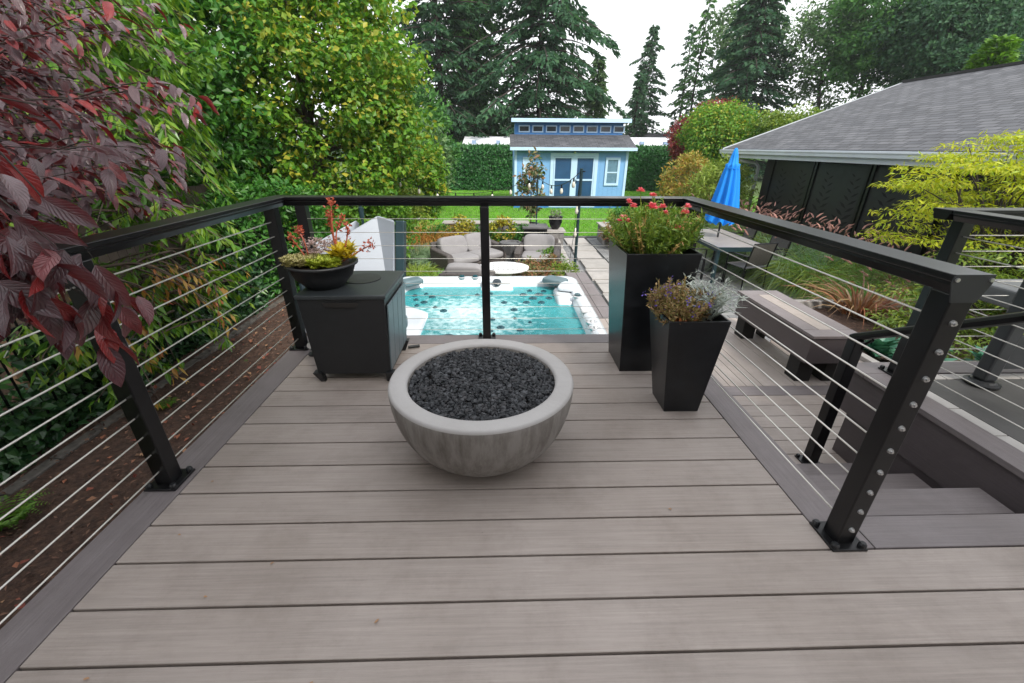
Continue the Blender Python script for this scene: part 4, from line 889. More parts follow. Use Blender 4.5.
def roofslab(name, A, B, Cc, D, th, mat, parent):
    """A,B along eave; C,D along ridge (C above B). slab with UV in metres"""
    A, B, Cc, D = map(Vector, (A, B, Cc, D)); nn = (B-A).cross(D-A).normalized()
    if nn.z < 0: nn = -nn
    V = [A, B, Cc, D]+[p-nn*th for p in (A, B, Cc, D)]; m_ = MB(); m_.add(V, [(0, 1, 2, 3), (7, 6, 5, 4), (0, 4, 5, 1), (1, 5, 6, 2), (2, 6, 7, 3), (3, 7, 4, 0)]); o = m_.build(name, mat, parent)
    uv = o.data.uv_layers.new(name='UVMap'); e1 = (B-A).normalized(); e2 = nn.cross(e1)
    if e2.z < 0: e2 = -e2
    for lp_ in o.data.loops: p = o.data.vertices[lp_.vertex_index].co-A; uv.data[lp_.index].uv = (p.dot(e1), p.dot(e2))
    return o
MB().box(-W2, W2, 0, dp, .0, hw_).build('wall', bl, sh); MB().box(-W2-.02, W2+.02, -.03, -.002, 0, .16).build('skirting', db, sh)
MB().box(-W2+.05, W2-.05, 1.1, dp, hw_, 3.30).build('clerestory_wall', db, sh)
roofslab('roof', (-W2-.18, -.35, 2.36), (W2+.22, -.35, 2.36), (W2+.22, 1.12, 2.86), (-W2-.18, 1.12, 2.86), .06, shin, sh)
MB().box(-W2-.19, W2+.23, -.385, -.352, 2.25, 2.365).build('fascia', wt, sh)
roofslab('upper_roof', (-W2-.10, .75, 3.42), (W2+.16, .75, 3.42), (W2+.16, dp+.2, 3.30), (-W2-.10, dp+.2, 3.30), .05, shin, sh)
MB().box(-W2-.12, W2+.18, .71, .745, 3.30, 3.44).build('fascia', wt, sh)
for s in (-1, 1): MB().box(s*W2-(.0 if s < 0 else .10), s*W2+(.10 if s < 0 else .0), -.02, -.003, .162, 2.25).build('corner_board', wt, sh)
for i in range(8):
    x = -2.14+i*.575; f = MB(); a0, a1, b0, b1, t_ = x, x+.47, 2.93, 3.20, .045
    for bx in ((a0, a1, b0, b0+t_), (a0, a1, b1-t_, b1), (a0, a0+t_, b0+t_, b1-t_), (a1-t_, a1, b0+t_, b1-t_)): f.box(bx[0], bx[1], 1.075, 1.098, bx[2], bx[3])
    f = f.build('window', wt, sh); MB().box(a0+t_, a1-t_, 1.085, 1.097, b0+t_, b1-t_).build('pane', M['dkglass'], f)
def frame4(mb, a0, a1, b0, b1, t_, y0, y1):
    for bx in ((a0, a1, b0, b0+t_), (a0, a1, b1-t_, b1), (a0, a0+t_, b0+t_, b1-t_), (a1-t_, a1, b0+t_, b1-t_)): mb.box(bx[0], bx[1], y0, y1, bx[2], bx[3])
for i, (a0, a1) in enumerate([(-.72, .05), (.19, .96)]):
    d_ = MB().box(a0, a1, -.025, -.004, .10, 2.02).build('door', dw, sh); f = MB(); frame4(f, a0, a1, .10, 2.02, .055, -.045, -.026); f.box(a0+.055, a1-.055, -.045, -.026, 1.10, 1.17); f.build('door_trim', wt, d_)
    MB().box(*((.00, .03) if i == 0 else (.215, .245)), -.07, -.046, 1.0, 1.15).build('handle', M['rail'], d_)
f = MB(); frame4(f, -.86, 1.10, .04, 2.16, .13, -.04, -.003); f.box(.052, .188, -.042, -.003, .17, 2.03); f.build('door_frame', wt, sh)
f = MB(); frame4(f, 1.42, 2.02, .92, 2.0, .09, -.05, -.003); f.box(1.51, 1.93, -.04, -.003, 1.40, 1.45); f = f.build('window', wt, sh)
MB().box(1.512, 1.928, -.02, -.004, 1.011, 1.909).build('pane', plain('sky_glass', (.12, .22, .30), .06), f)
f = MB(); frame4(f, -2.0, -1.72, 1.35, 2.0, .05, -.04, -.003); f.box(-1.95, -1.77, -.02, -.004, 1.40, 1.95); f.build('trellis_frame', wt, sh)
MB().lathe([(.04, 0), (.05, .06), (.03, .09), (0, .09)], 10, (.12, -.06, 2.14)).build('lamp', M['bolt'], sh)
# ================================================================== house on the right
ho = thing('house', 'single storey house with grey shingle roof, white gutter and black wall', 'house', (6.5, 8, G))
bw = plain('black_siding', (.018, .018, .02), .6, 0, .2, 8)
ez = 1.16-G; rz_ = 2.86-G
roofslab('roof', (0, 5.15, ez), (0, -7.5, ez), (4.7, -7.5, rz_), (4.7, 5.15, rz_), .10, shin, ho)
roofslab('roof', (9.4, 5.15, ez), (9.4, -7.5, ez), (4.7, -7.5, rz_), (4.7, 5.15, rz_), .10, shin, ho)
MB().box(4.62, 4.78, -7.5, 5.17, rz_-.02, rz_+.04).build('ridge_cap', plain('ridge_shingle', (.03, .03, .03), .9), ho)
gut = plain('white_gutter', (.52, .56, .60), .35, 0, .08, 2)
GP = [(-.11, -.01), (-.115, -.035), (-.10, -.06), (-.095, -.11), (-.03, -.135), (-.004, -.135), (-.004, -.0), (-.012, -.0), (-.015, -.10), (-.09, -.08), (-.10, -.01)]
m_ = MB(); m_.prism(GP, (0, -7.5, ez-.01), (0, 5.16, ez-.01), (1, 0, 0)); m_.build('gutter', gut, ho)
MB().box(-.001, .025, -7.5, 5.16, ez-.22, ez-.10).build('fascia', gut, ho)
m_ = MB(); V = [(-.02, 5.15, ez-.2), (4.7, 5.15, rz_-.2), (4.7, 5.15, rz_+.015), (-.02, 5.15, ez+.015), (-.02, 5.18, ez-.2), (4.7, 5.18, rz_-.2), (4.7, 5.18, rz_+.015), (-.02, 5.18, ez+.015)]; m_.add(V, [(0, 1, 2, 3), (7, 6, 5, 4), (0, 4, 5, 1), (1, 5, 6, 2), (2, 6, 7, 3), (3, 7, 4, 0)]); m_.build('barge_board', gut, ho)
MB().box(.50, 8.9, -7, 3.7, 0, ez-.02).build('wall', bw, ho)
m_ = MB(); m_.add([(.5, 3.69, ez-.05), (8.9, 3.69, ez-.05), (4.7, 3.69, rz_-.15), (.5, 3.3, ez-.05), (8.9, 3.3, ez-.05), (4.7, 3.3, rz_-.15)], [(0, 1, 2), (5, 4, 3), (0, 3, 4, 1), (1, 4, 5, 2), (2, 5, 3, 0)]); m_.build('gable_wall', bw, ho)
MB().box(.03, .5, -7.4, 5.1, ez-.17, ez-.15).build('soffit', plain('cedar_soffit', (.16, .07, .035), .7), ho)
MB().tube([(-.06, 4.3, ez-.13), (-.06, 4.3, ez-.20), (.04, 4.25, ez-.28), (.38, 4.0, ez-.34), (.44, 3.95, ez-.42), (.44, 3.95, .1)], .045, 10).build('downspout', gut, ho, smooth=True)
for i in range(3):
    yv = 11.2-i*1.55
    t = thing('privacy_screen', ['black laser cut leaf screen nearest the downspout', 'black laser cut leaf screen in the middle of the house wall', 'black laser cut leaf screen nearest the yellow maple'][i], 'screen', (6.93, yv, G), group='laser cut screens along the house wall')
    MB().box(-.02, .0, -1.45, 0, .25, 2.1).build('panel', plain('screen_black', (.022, .023, .025), .35, .4), t)
    for s in (0, -1.45): MB().box(-.05, .01, s-.03, s+.03, 0, 2.15).build('frame', M['rail'], t)
    for c_ in range(2):
        pm = MB()
        for k in range(22):
            z = .35+1.6*k/22; yc = -.38-.72*c_+.08*math.sin(z*3); s = 1 if k % 2 else -1; ln = .30*(1-abs(k/22-.4)); aa = .5
            dy, dz = s*math.cos(aa)*ln, math.sin(aa)*ln; mx_, mz = yc+dy*.5, z+dz*.5; px2, pz2 = -dz*.12, dy*.12
            pm.add([(-.0225, yc, z), (-.0225, mx_+px2, mz+pz2), (-.0225, yc+dy, z+dz), (-.0225, mx_-px2, mz-pz2)], [(0, 1, 2, 3)])
        pm.build('leaf_cutouts', plain('cutout_dark', (.004, .004, .005), .9), t)
# ================================================================== unseen home added behind the viewer, its height set to shade the deck
shade_home = thing('home', 'tan sided home added unseen behind the deck to shade it, with a sliding glass door', 'house', (0, -3.0, G))
tan = siding('tan_siding', (.62, .58, .53)); hx0, hx1, hz1 = -9.0, 5.4, 5.75-G
MB().box(hx0, hx1, -6, 0, 0, hz1).build('wall', tan, shade_home)
roofslab('roof', (hx0-.4, .35, hz1-.05), (hx1+.3, .35, hz1-.05), (hx1+.3, -3, hz1+1.2), (hx0-.4, -3, hz1+1.2), .12, shin, shade_home)
dr = MB(); frame4(dr, -1.2, 1.2, 1.2, 3.35, .08, .002, .05); dr.box(-.04, .04, .002, .05, 1.28, 3.27); dr = dr.build('sliding_door', M['white'], shade_home); MB().box(-1.118, 1.118, .003, .02, 1.281, 3.269).build('pane', M['dkglass'], dr)
mb = MB(); mb.box(-1.35, 4.2, -2.99, -1.2, -.03, -.001); struct(mb.build('deck_landing', M['board']))
# neighbour's white roofed building behind the hedge
wb = thing('white_building', 'long low white roofed building behind the hedge', 'building', (4.5, 28.3, G))
MB().box(-6.5, 6.8, 0, 5, 0, 2.45).build('wall', M['white'], wb); roofslab('roof', (-6.8, -.25, 2.40), (7.1, -.25, 2.40), (7.1, 2.6, 2.98), (-6.8, 2.6, 2.98), .1, plain('white_roof', (.72, .74, .78), .5), wb)
for i in range(9): MB().box(-6.2+i*1.5, -5.95+i*1.5, .3, .6, 2.45, 2.72).build('roof_vent', plain('blue_vent', (.2, .28, .4), .5), wb)
fh = thing('far_house', 'grey roofed house far behind the hedge beside the tall conifers', 'house', (16.5, 46, G))
MB().box(-3, 3, 0, 5, 0, 2.6).build('wall', plain('tan_wall', (.25, .22, .2), .7), fh); roofslab('roof', (-3.4, -.4, 2.5), (3.4, -.4, 2.5), (3.0, 2.4, 3.7), (-3.0, 2.4, 3.7), .1, shin, fh)
nb_ = thing('neighbour_house', 'pale sided neighbouring house behind the purple leaved tree', 'house', (-9.5, 7.5, G))
lap, n, l, b = newmat('lap_siding'); tc = n.new('ShaderNodeTexCoord'); sx = n.new('ShaderNodeSeparateXYZ'); l.new(tc.outputs['Object'], sx.inputs[0]); f = math_(n, l, 'FRACT', math_(n, l, 'MULTIPLY', sx.outputs[2], 6)); b.inputs['Base Color'].default_value = (.42, .46, .5, 1); bump(n, l, b, f, 1, .02)
MB().box(-4, 1.0, -5, 5, 0, 3.4).build('wall', lap, nb_); roofslab('roof', (1.5, -5.5, 3.3), (1.5, 5.5, 3.3), (-1.5, 5.5, 4.9), (-1.5, -5.5, 4.9), .1, shin, nb_)
# iron fence and wooden fence on the left
ir = thing('iron_fence', 'low black iron picket fence wrapped in ivy behind the mulch bed', 'fence', (-3.95, 0, G))
m_ = MB(); y = -.6
m_.box(-.012, .012, -.8, 8.2, .12, .15); m_.box(-.012, .012, -.8, 8.2, 1.0, 1.03); m_.build('rail', M['rail'], ir)
pk = MB(); 
while y < 8.2: pk.tube([(0, y, 0), (0, y, 1.1), (0, y, 1.16)], [.009, .009, .001], 5); y += .11
stuff(pk.build('pickets', M['rail'], ir))
wf = thing('wooden_fence', 'weathered grey brown board fence at the left edge of the garden', 'fence', (-5.1, 0, G))
m_ = MB(); y = -1.0
while y < 14: m_.box(-.01, .012, y, y+.138, 0, 1.75+.02*float(rng_s.random())); y += .145
stuff(m_.build('boards', boardmat('fence_wood', (.11, .085, .07), 'z', .2), wf))
for i in range(6): MB().box(-.02+.035, .08, -.9+i*2.4, -.8+i*2.4, 0, 1.85).build('post', plain('cedar_post', (.17, .11, .07), .8), wf)
tw = thing('timber_post', 'tan timber post leaning in the ivy behind the iron fence', 'post', (-4.35, 3.05, G)); MB().box(-.05, .05, -.05, .05, 0, 1.5).build('post', plain('tan_post', (.26, .19, .13), .8, 0, .25, 8), tw, bevel=.004)
MB().box(-.03, .03, -1.6, 1.6, .95, 1.03).build('cross_rail', plain('tan_post2', (.2, .14, .10), .8), tw)
# ================================================================== vegetation
L_ = leafmat
M['mapleY'] = L_('yellow_green_leaves', [(.08, .24, .015), (.14, .32, .02), (.24, .38, .03), (.06, .20, .02), (.46, .42, .04), (.12, .29, .02), (.07, .22, .02), (.18, .34, .02)], .4, .5, big=.3, bigscale=.5)
M['green1'] = L_('mid_green_leaves', [(.03, .13, .018), (.05, .19, .022), (.09, .26, .03), (.04, .15, .02)], .35, .45, big=.35, bigscale=.5)
M['green2'] = L_('bright_green_leaves', [(.07, .19, .015), (.12, .27, .02), (.17, .33, .03), (.06, .16, .015)], .4, .45)
M['vine'] = L_('drooping_leaves', [(.07, .20, .015), (.15, .30, .02), (.24, .36, .03), (.06, .17, .02), (.10, .24, .02)], .4, .35)
M['vineor'] = L_('autumn_leaves', [(.35, .20, .04), (.42, .28, .05), (.35, .09, .04), (.20, .20, .03)], .35, .5)
M['ivy'] = L_('ivy', [(.015, .06, .02), (.03, .09, .03), (.05, .13, .035), (.02, .07, .025)], .15, .3)
M['con1'] = L_('conifer_dark', [(.020, .075, .038), (.035, .11, .05), (.06, .15, .055), (.028, .09, .045)], .42, .7, big=.35, bigscale=.25)  # this and the next two greens lifted to stand in for distance haze
M['con2'] = L_('conifer_green', [(.045, .15, .035), (.07, .21, .045), (.11, .27, .05), (.035, .12, .03)], .42, .7, big=.35, bigscale=.3)
M['con3'] = L_('conifer_blue', [(.025, .09, .045), (.04, .12, .055), (.065, .16, .065)], .42, .7, big=.35, bigscale=.25)
M['far'] = L_('far_leaves', [(.07, .14, .06), (.10, .20, .075), (.14, .24, .08), (.06, .13, .055)], .3, .6, big=.4, bigscale=.2)
M['hedge'] = L_('hedge_leaves', [(.012, .085, .018), (.022, .12, .025), (.04, .17, .03)], .1, .5)
M['redleaf'] = L_('red_leaves', [(.22, .02, .03), (.32, .04, .04), (.16, .02, .03), (.28, .10, .05)], .35, .5)
M['acer'] = L_('acer_yellow', [(.46, .55, .02), (.60, .62, .03), (.32, .46, .02), (.55, .52, .02), (.26, .40, .02)], .45, .5, big=.25, bigscale=1.2)
M['acerg'] = L_('acer_green', [(.10, .20, .02), (.17, .27, .03), (.25, .32, .03), (.07, .15, .02)], .35, .5)
M['gblue'] = L_('blue_grass', [(.20, .32, .18), (.27, .38, .22), (.16, .27, .13)], .3, .6)
M['ggreen'] = L_('green_grass', [(.15, .38, .06), (.22, .46, .09), (.11, .30, .06), (.30, .46, .14)], .3, .5)
M['gyel'] = L_('lime_grass', [(.20, .30, .03), (.28, .36, .05), (.14, .24, .02)], .3, .5)
M['gor'] = L_('orange_grass', [(.48, .22, .05), (.55, .30, .08), (.35, .25, .06), (.50, .18, .05)], .3, .5)
M['pinkgrass'] = L_('pink_tinged_grass', [(.30, .20, .12), (.18, .28, .08), (.36, .20, .15), (.14, .26, .07)], .3, .6)
M['plume'] = plain('pink_plume', (.46, .24, .20), .9, 0, .25, 20, .3, 200)
M['phorm'] = L_('red_blades', [(.22, .07, .04), (.32, .14, .07), (.12, .08, .04), (.38, .24, .12)], .2, .4)
M['hosta'] = L_('blue_green_leaf', [(.04, .16, .11), (.07, .22, .14), (.05, .18, .10)], .15, .5)
M['rust'] = L_('rust_leaves', [(.28, .12, .05), (.35, .16, .07), (.14, .14, .04), (.12, .20, .05), (.22, .09, .04)], .3, .6)
# ---- left side trees
broadleaf('maple_tree', 'tall yellow green maple filling the back left corner of the garden', 'tree', (-4.1, 10.2, G), 2.2, (-3.95, 10.0, 2.1), (2.45, 1.9, 3.3), 400, 120, .108, M['mapleY'], M['bark'], .13, .75, clr=.40, shell=.5, limbs=30)
broadleaf('green_tree', 'darker green broadleaf tree between the maple and the neighbouring house', 'tree', (-6.6, 8.6, G), 2.0, (-6.2, 8.4, 2.3), (2.3, 1.8, 3.5), 300, 100, .11, M['green1'], M['bark'], .13, .7, clr=.48, shell=.4, limbs=20)
broadleaf('green_tree', 'bright green broadleaf tree rising over the left wooden fence', 'tree', (-5.4, 5.6, G), 2.0, (-5.3, 5.7, 2.4), (1.7, 1.5, 2.3), 200, 70, .11, M['green2'], M['bark'], .09, .6, clr=.36, shell=.4, limbs=16)
shrub('tall_shrub', 'grey green bushy shrub between the maple and the hedge', 'shrub', (-3.3, 17.5, G), (-3.3, 17.5, .6), (1.3, 1.1, 1.6), 120, 60, .16, M['far'], .6)
shrub('tall_shrub', 'bright green tall shrub at the right foot of the maple', 'shrub', (-2.9, 13.0, G), (-2.6, 13.0, .3), (1.0, .8, 1.25), 110, 60, .13, M['mapleY'], .6)
shrub('tall_shrub', 'dark green shrub against the left end of the hedge', 'shrub', (-3.9, 20.5, G), (-3.6, 20.5, 1.1), (1.6, 1.2, 2.4), 130, 60, .2, M['con2'], .5)
shrub('leafy_shrub', 'bright green leafy shrub behind the tub cover', 'shrub', (-2.9, 8.9, G), (-2.9, 8.8, -.35), (1.15, .7, .75), 130, 55, .085, M['green2'], .6)
shrub('leafy_shrub', 'green shrub under the maple beside the corner post', 'shrub', (-4.0, 7.4, G), (-3.9, 7.2, -.3), (1.1, .9, .95), 130, 55, .09, M['green1'], .6)
shrub('leafy_shrub', 'lime green shrub beside the pale side path', 'shrub', (-2.55, 11.6, G), (-2.6, 11.5, -.45), (.75, .5, .65), 70, 50, .07, M['gyel'], .6)
# drooping shrub by the left railing
def droopy(name, label, base, tips, mat, L, asp, n_per, barkm, cat='shrub', sag=.15, spread=.09, start=.35, nice=False, part='foliage', hang=.6, r0=.014, mat2=None, fold=.15, curl=.25):
    t = thing(name, label, cat, base); b = np.array(base, float); mb = MB(); P = []; T_ = []; Nn = []
    for e in tips:
        root, e = (e if isinstance(e, tuple) and len(e) == 2 else (b, e)); root = np.array(root, float)
        pth = np.array(branch_path(root-b, np.array(e)-b, sag, 9, .06)); mb.tube(pth, [r0*(1-.85*k/8) for k in range(9)], 5)
        u = start+(1-start)*np.sort(rng.random(n_per)); u[-3:] = 1
        idx = u*8; i0 = np.clip(idx.astype(int), 0, 7); f_ = (idx-i0)[:, None]; p = pth[i0]*(1-f_)+pth[i0+1]*f_; tg = nrm(pth[i0+1]-pth[i0])
        sd_ = nrm(np.cross(tg, [0, 0, 1.])+rng.normal(size=tg.shape)*.35); s = np.where(np.arange(n_per) % 2, 1, -1)[:, None]
        P.append(p+rng.normal(size=p.shape)*spread*.25); T_.append(tg*.7+sd_*s*.75-np.array([0, 0, hang])*(.4+rng.random((n_per, 1)))); Nn.append(np.array([0, 0, 1.])+rng.normal(size=p.shape)*.45+tg*.35)
    P = np.concatenate(P); T_ = np.concatenate(T_); Nn = nrm(np.concatenate(Nn)); LL = L*(.55+.75*rng.random(len(P)))
    V, Fq = (nicegeo(P, T_, Nn, LL, LL*asp, curl, fold) if nice else leafgeo(P, T_, Nn, LL, LL*asp, fold))
    o = npmesh(part, V, Fq, mat, t, smooth=nice); (leafuv(o) if nice else None); mb.build('branch', barkm, t, smooth=True); return t
tips = []
for i in range(210):
    z = -0.9+3.6*rng.random(); a = rng.random()*6.28; r_ = .35+.85*math.sqrt(rng.random())*(1-.25*abs(z-1)/2)
    e = np.array([-3.55+r_*math.cos(a)*.8, 4.1+r_*math.sin(a)*1.3, z]); tips.append(((-3.6+.25*rng.normal(), 4.2+.35*rng.normal(), min(2.4, z+.1+.5*rng.random())), e))
droopy('drooping_shrub', 'tall shrub of drooping lime green leaves just outside the left railing', (-3.6, 4.2, G), tips, M['vine'], .125, .30, 46, M['bark'], hang=.9, start=.15)
tips = []
for i in range(17):
    y = 2.9+1.6*rng.random(); tips.append(((-3.5, y, .2), np.array([-3.0+.3*rng.normal()*.6, y+.25*rng.normal(), -.75+.75*rng.random()])))
droopy('autumn_vine', 'hanging vine of orange and yellow leaves behind the left railing', (-3.5, 3.6, G), tips, M['vineor'], .10, .34, 14, M['bark'], hang=1.1)
# ivy on the fence
P = []; 
n_ = 15000; y = rng.uniform(-.6, 8.2, n_); z = G+1.0*rng.random(n_)**1.3; th = .10+.12*(np.sin(y*2.3)+np.sin(y*5.1+1))*.5
P = np.stack([-3.9+th*rng.random(n_)*1.2-.08, y, z], 1); keep = (np.sin(y*1.7)+np.sin(y*4.3+z*3)+1.9*rng.random(n_)-(z-G)*1.5) > -.9; P = P[keep]
L = .05+.05*rng.random(len(P)); V, Fq = leafgeo(P, rv(len(P))*[.5, 1, 1]-[0, 0, .5], nrm(np.array([1, 0, .5])+rng.normal(size=P.shape)*.4), L, L*.85)
o = npmesh('ivy', V, Fq, M['ivy']); tag(o, 'dark green ivy climbing over the iron fence', 'ivy')
n_ = 9000; P = np.stack([-4.6+.75*rng.random(n_), rng.uniform(-.8, 8.4, n_), G+.5*rng.random(n_)**2+.03], 1); L = .05+.05*rng.random(n_); V, Fq = leafgeo(P, rv(n_)*[1, 1, .3], nrm(np.array([.3, 0, 1])+rng.normal(size=P.shape)*.4), L, L*.85)
o = stuff(npmesh('ground_ivy', V, Fq, M['ivy'])); o['label'] = 'ivy ground cover behind the iron fence'; o['category'] = 'ivy'
sheet('shaded_soil', [(-8.5, -1), (-3.99, -1), (-3.99, 12), (-8.5, 12)], G+.012, M['mulch'])
def fern(label, loc, s):
    t = thing('fern', label, 'fern', loc, group='small plants on the mulch'); P = []; T_ = []; LL = []
    for k in range(13):
        a = k*2.4; 
        for u in np.linspace(.15, 1, 12):
            p = np.array([math.cos(a)*u, math.sin(a)*u, .55*math.sin(u*2.2)])*s
            for sg in (-1, 1): P.append(p); T_.append([-math.sin(a)*sg+math.cos(a)*.4, math.cos(a)*sg+math.sin(a)*.4, -.1]); LL.append(s*.33*(1.15-u))
    P = np.array(P); LL = np.array(LL); V, Fq = leafgeo(P, np.array(T_), nrm(np.array([0, 0, 1.])+rng.normal(size=P.shape)*.2), LL, LL*.42); npmesh('fronds', V, Fq, M['green2'], t); return t
fern('bright green fern growing on the mulch at the left edge', (-3.35, 2.15, G+.02), .23)
fern('tiny green seedling fern beside the stone bed edging', (-3.3, 3.55, G+.02), .12)
# ---- purple leaved plum close to the left railing
pm, n, l, b = newmat('purple_plum_leaf'); geo = n.new('ShaderNodeNewGeometry')
r1_ = ramp(n, [(.03, .012, .018), (.10, .06, .07), (.05, .02, .028), (.17, .12, .13), (.04, .015, .02), (.26, .018, .018), (.08, .04, .05), (.035, .015, .02)]); l.new(geo.outputs['Random Per Island'], r1_.inputs[0])
r2_ = ramp(n, [(.05, .02, .028), (.035, .012, .018), (.07, .03, .04), (.22, .015, .015), (.04, .012, .02)]); l.new(geo.outputs['Random Per Island'], r2_.inputs[0])
nz = noise(n, l, 60, 5, None, .6); col = mixrgb(n, l, geo.outputs['Backfacing'], r1_.outputs[0], r2_.outputs[0]); vv = math_(n, l, 'ADD', math_(n, l, 'MULTIPLY', nz, 1.4), .3)
l.new(mixrgb(n, l, 1.0, col, vv, 'MULTIPLY'), b.inputs['Base Color']); b.inputs['Roughness'].default_value = .32; b.inputs['Specular IOR Level'].default_value = .75
tcu = n.new('ShaderNodeTexCoord'); su = n.new('ShaderNodeSeparateXYZ'); l.new(tcu.outputs['UV'], su.inputs[0])
av = math_(n, l, 'ABSOLUTE', math_(n, l, 'SUBTRACT', su.outputs[1], .5)); ph = math_(n, l, 'SUBTRACT', math_(n, l, 'MULTIPLY', su.outputs[0], 9.0), math_(n, l, 'MULTIPLY', av, 6.0))
sn = math_(n, l, 'PINGPONG', ph, .5); vn = math_(n, l, 'MINIMUM', math_(n, l, 'MULTIPLY', sn, 5.0), math_(n, l, 'MULTIPLY', av, 14.0)); vn = math_(n, l, 'MINIMUM', vn, 1.0)
bmp_ = n.new('ShaderNodeBump'); bmp_.inputs['Strength'].default_value = .55; bmp_.inputs['Distance'].default_value = .0022; l.new(math_(n, l, 'ADD', vn, math_(n, l, 'MULTIPLY', noise(n, l, 90, 4), .8)), bmp_.inputs['Height']); l.new(bmp_.outputs[0], b.inputs['Normal']); tr = n.new('ShaderNodeBsdfTranslucent'); tr.inputs[0].default_value = (.40, .015, .015, 1); ms = n.new('ShaderNodeMixShader'); ms.inputs[0].default_value = .13
l.new(b.outputs[0], ms.inputs[1]); l.new(tr.outputs[0], ms.inputs[2]); l.new(ms.outputs[0], n['Material Output'].inputs[0])
tips = []; near_tips = []
def pt(x, y, Y): return at(x, y, Y)
base = np.array([-2.9, .7, G])
for i in range(330):      # body of the crown
    v = rng.random(); x = rng.uniform(-60, 215); y = rng.uniform(-60, 208)
    lim = 205-.0*y if y < 95 else (215-(y-95)*.2 if y < 130 else 190-(y-130)*.25)
    if y < 60: lim = 185
    if rng.random() < (.55 if y < 60 and x > 30 else 0): continue
    if x > lim or (60 < y < 95 and x > 120 and rng.random() < .6) or (105 < y < 135 and x > 60 and rng.random() < .35): continue
    Yd = 1.15+1.3*rng.random()+(.5 if y < 120 else 0); e = pt(x, y, Yd)
    root = e+np.array([-.55-.35*rng.random(), .15*rng.normal(), .05-.35*rng.random()]); tips.append((root, e))
for (x, y, Yd) in [(95, 260, .80), (60, 250, .74), (30, 270, .72), (120, 285, .82), (75, 310, .78), (10, 240, .70), (100, 335, .84), (45, 300, .75), (0, 290, .70), (20, 225, .8), (60, 325, .80), (0, 320, .72), (90, 300, .80), (35, 250, .76), (125, 300, .85), (15, 262, .74), (85, 280, .8)]:
    e = pt(x, y, Yd); near_tips.append((e+np.array([-.40, .12*rng.normal(), .18+.1*rng.random()]), e))
pl = droopy('purple_plum_tree', 'purple leaved plum tree with red undersides hanging over the left railing', tuple(base), tips, pm, .066, .36, 22, M['darkbark'], 'tree', sag=.08, hang=.5, start=.15, nice=True, part='crown', r0=.004, spread=.05, curl=.4)
tmp = droopy('low_bough', 'x', tuple(base), near_tips, pm, .080, .42, 20, M['darkbark'], 'tree', sag=.08, hang=.6, start=.15, nice=True, part='low_leaves', r0=.004, spread=.05, curl=.45, fold=.25)
for ch in list(tmp.children): ch.parent = pl
bpy.data.objects.remove(tmp)
tips = tips+near_tips
m_ = MB(); m_.tube([(0, 0, 0), (.0, .05, 1.2), (.1, .15, 2.2), (.3, .3, 3.0)], [.07, .06, .045, .03], 8)
for i in range(0, len(tips), 2):
    rr0 = tips[i][0]-base; z0_ = min(max(rr0[2]-.5, .6), 2.9); m_.tube(branch_path((.0+.1*(z0_-1), .05+.08*z0_, z0_), rr0, .06, 6, .05), [.016, .013, .011, .009, .007, .005], 5)
m_.build('trunk', M['darkbark'], pl, smooth=True)
# ---- hedge
hd = thing('hedge', 'long clipped dark green hedge across the back of the lawn', 'hedge', (3.5, 26.4, G))
x0, x1, dp_, hh_ = -7.5, 9.0, .8, 2.30
MB().box(x0, x1, .12, dp_*2-.1, 0, hh_-.12).build('core', M['darkbark'], hd)
n_ = 46000; s_ = rng.random(n_); X = rng.uniform(x0, x1, n_); fr_ = s_ < .75
P = np.where(fr_[:, None], np.stack([X, .10*rng.normal(size=n_)*.8+.05*np.sin(X*3), rng.random(n_)*hh_], 1), np.stack([X, rng.random(n_)*1.6, hh_+.05*rng.normal(size=n_)], 1))
Nn = np.where(fr_[:, None], np.array([0, -1, .4]), np.array([0, -.1, 1.]))+rng.normal(size=(n_, 3))*.5
L = .10+.12*rng.random(n_); V, Fq = leafgeo(P, rv(n_)+[0, 0, .8], nrm(Nn), L, L*.45); npmesh('foliage', V, Fq, M['hedge'], hd)
# ---- background trees
def bt(px, ytop, Y): p = at(px, ytop, Y); return p[0], Y, p[2]
def con(px, ytop, Y, halfpx, mat, label, **k):
    x, y, z = bt(px, ytop, Y); rad = abs(at(px+halfpx, 120, Y)[0]-at(px, 120, Y)[0]); return conifer('conifer', label, (x, y, G), z-G, rad, mat, M['darkbark'], **k)
con(424, -170, 34, 66, M['con1'], 'very tall dark conifer rising behind the maple', nb=230, spr=130, size=.42, z0=.06, taper=.7, droop=.3)
con(468, -120, 36, 34, M['con2'], 'dense lighter green conifer between the two largest conifers', nb=260, spr=110, size=.36, z0=.03, taper=.5, irregular=.15, droop=.5)
con(548, -190, 34, 94, M['con3'], 'broad ragged conifer towering behind the blue shed', nb=230, spr=190, size=.42, z0=.10, taper=.75, droop=.4, irregular=.5)
con(600, 55, 36, 18, M['far'], 'small pale conifer at the right shoulder of the towering conifer', nb=110, spr=40, size=.45)
con(655, 24, 50, 32, M['con1'], 'slim spire conifer alone against the white sky', nb=150, spr=70, size=.42, z0=.03, irregular=.6, tr=.15)
con(642, 70, 48, 14, M['con3'], 'short conifer at the left foot of the slim spire conifer', nb=90, spr=30, size=.55, z0=.03)
con(712, -8, 46, 30, M['con2'], 'thin airy conifer left of the big dark spruce', nb=90, spr=60, size=.38, z0=.12, irregular=.8, tr=.15)
con(694, 22, 50, 24, M['con1'], 'thin ragged conifer behind the red leaved tree', nb=70, spr=44, size=.42, z0=.1, irregular=.8, tr=.15)
con(774, -50, 38, 58, M['con3'], 'big dark blue green spruce left of the roof', nb=220, spr=130, size=.42, z0=.02, irregular=.25, taper=.9)
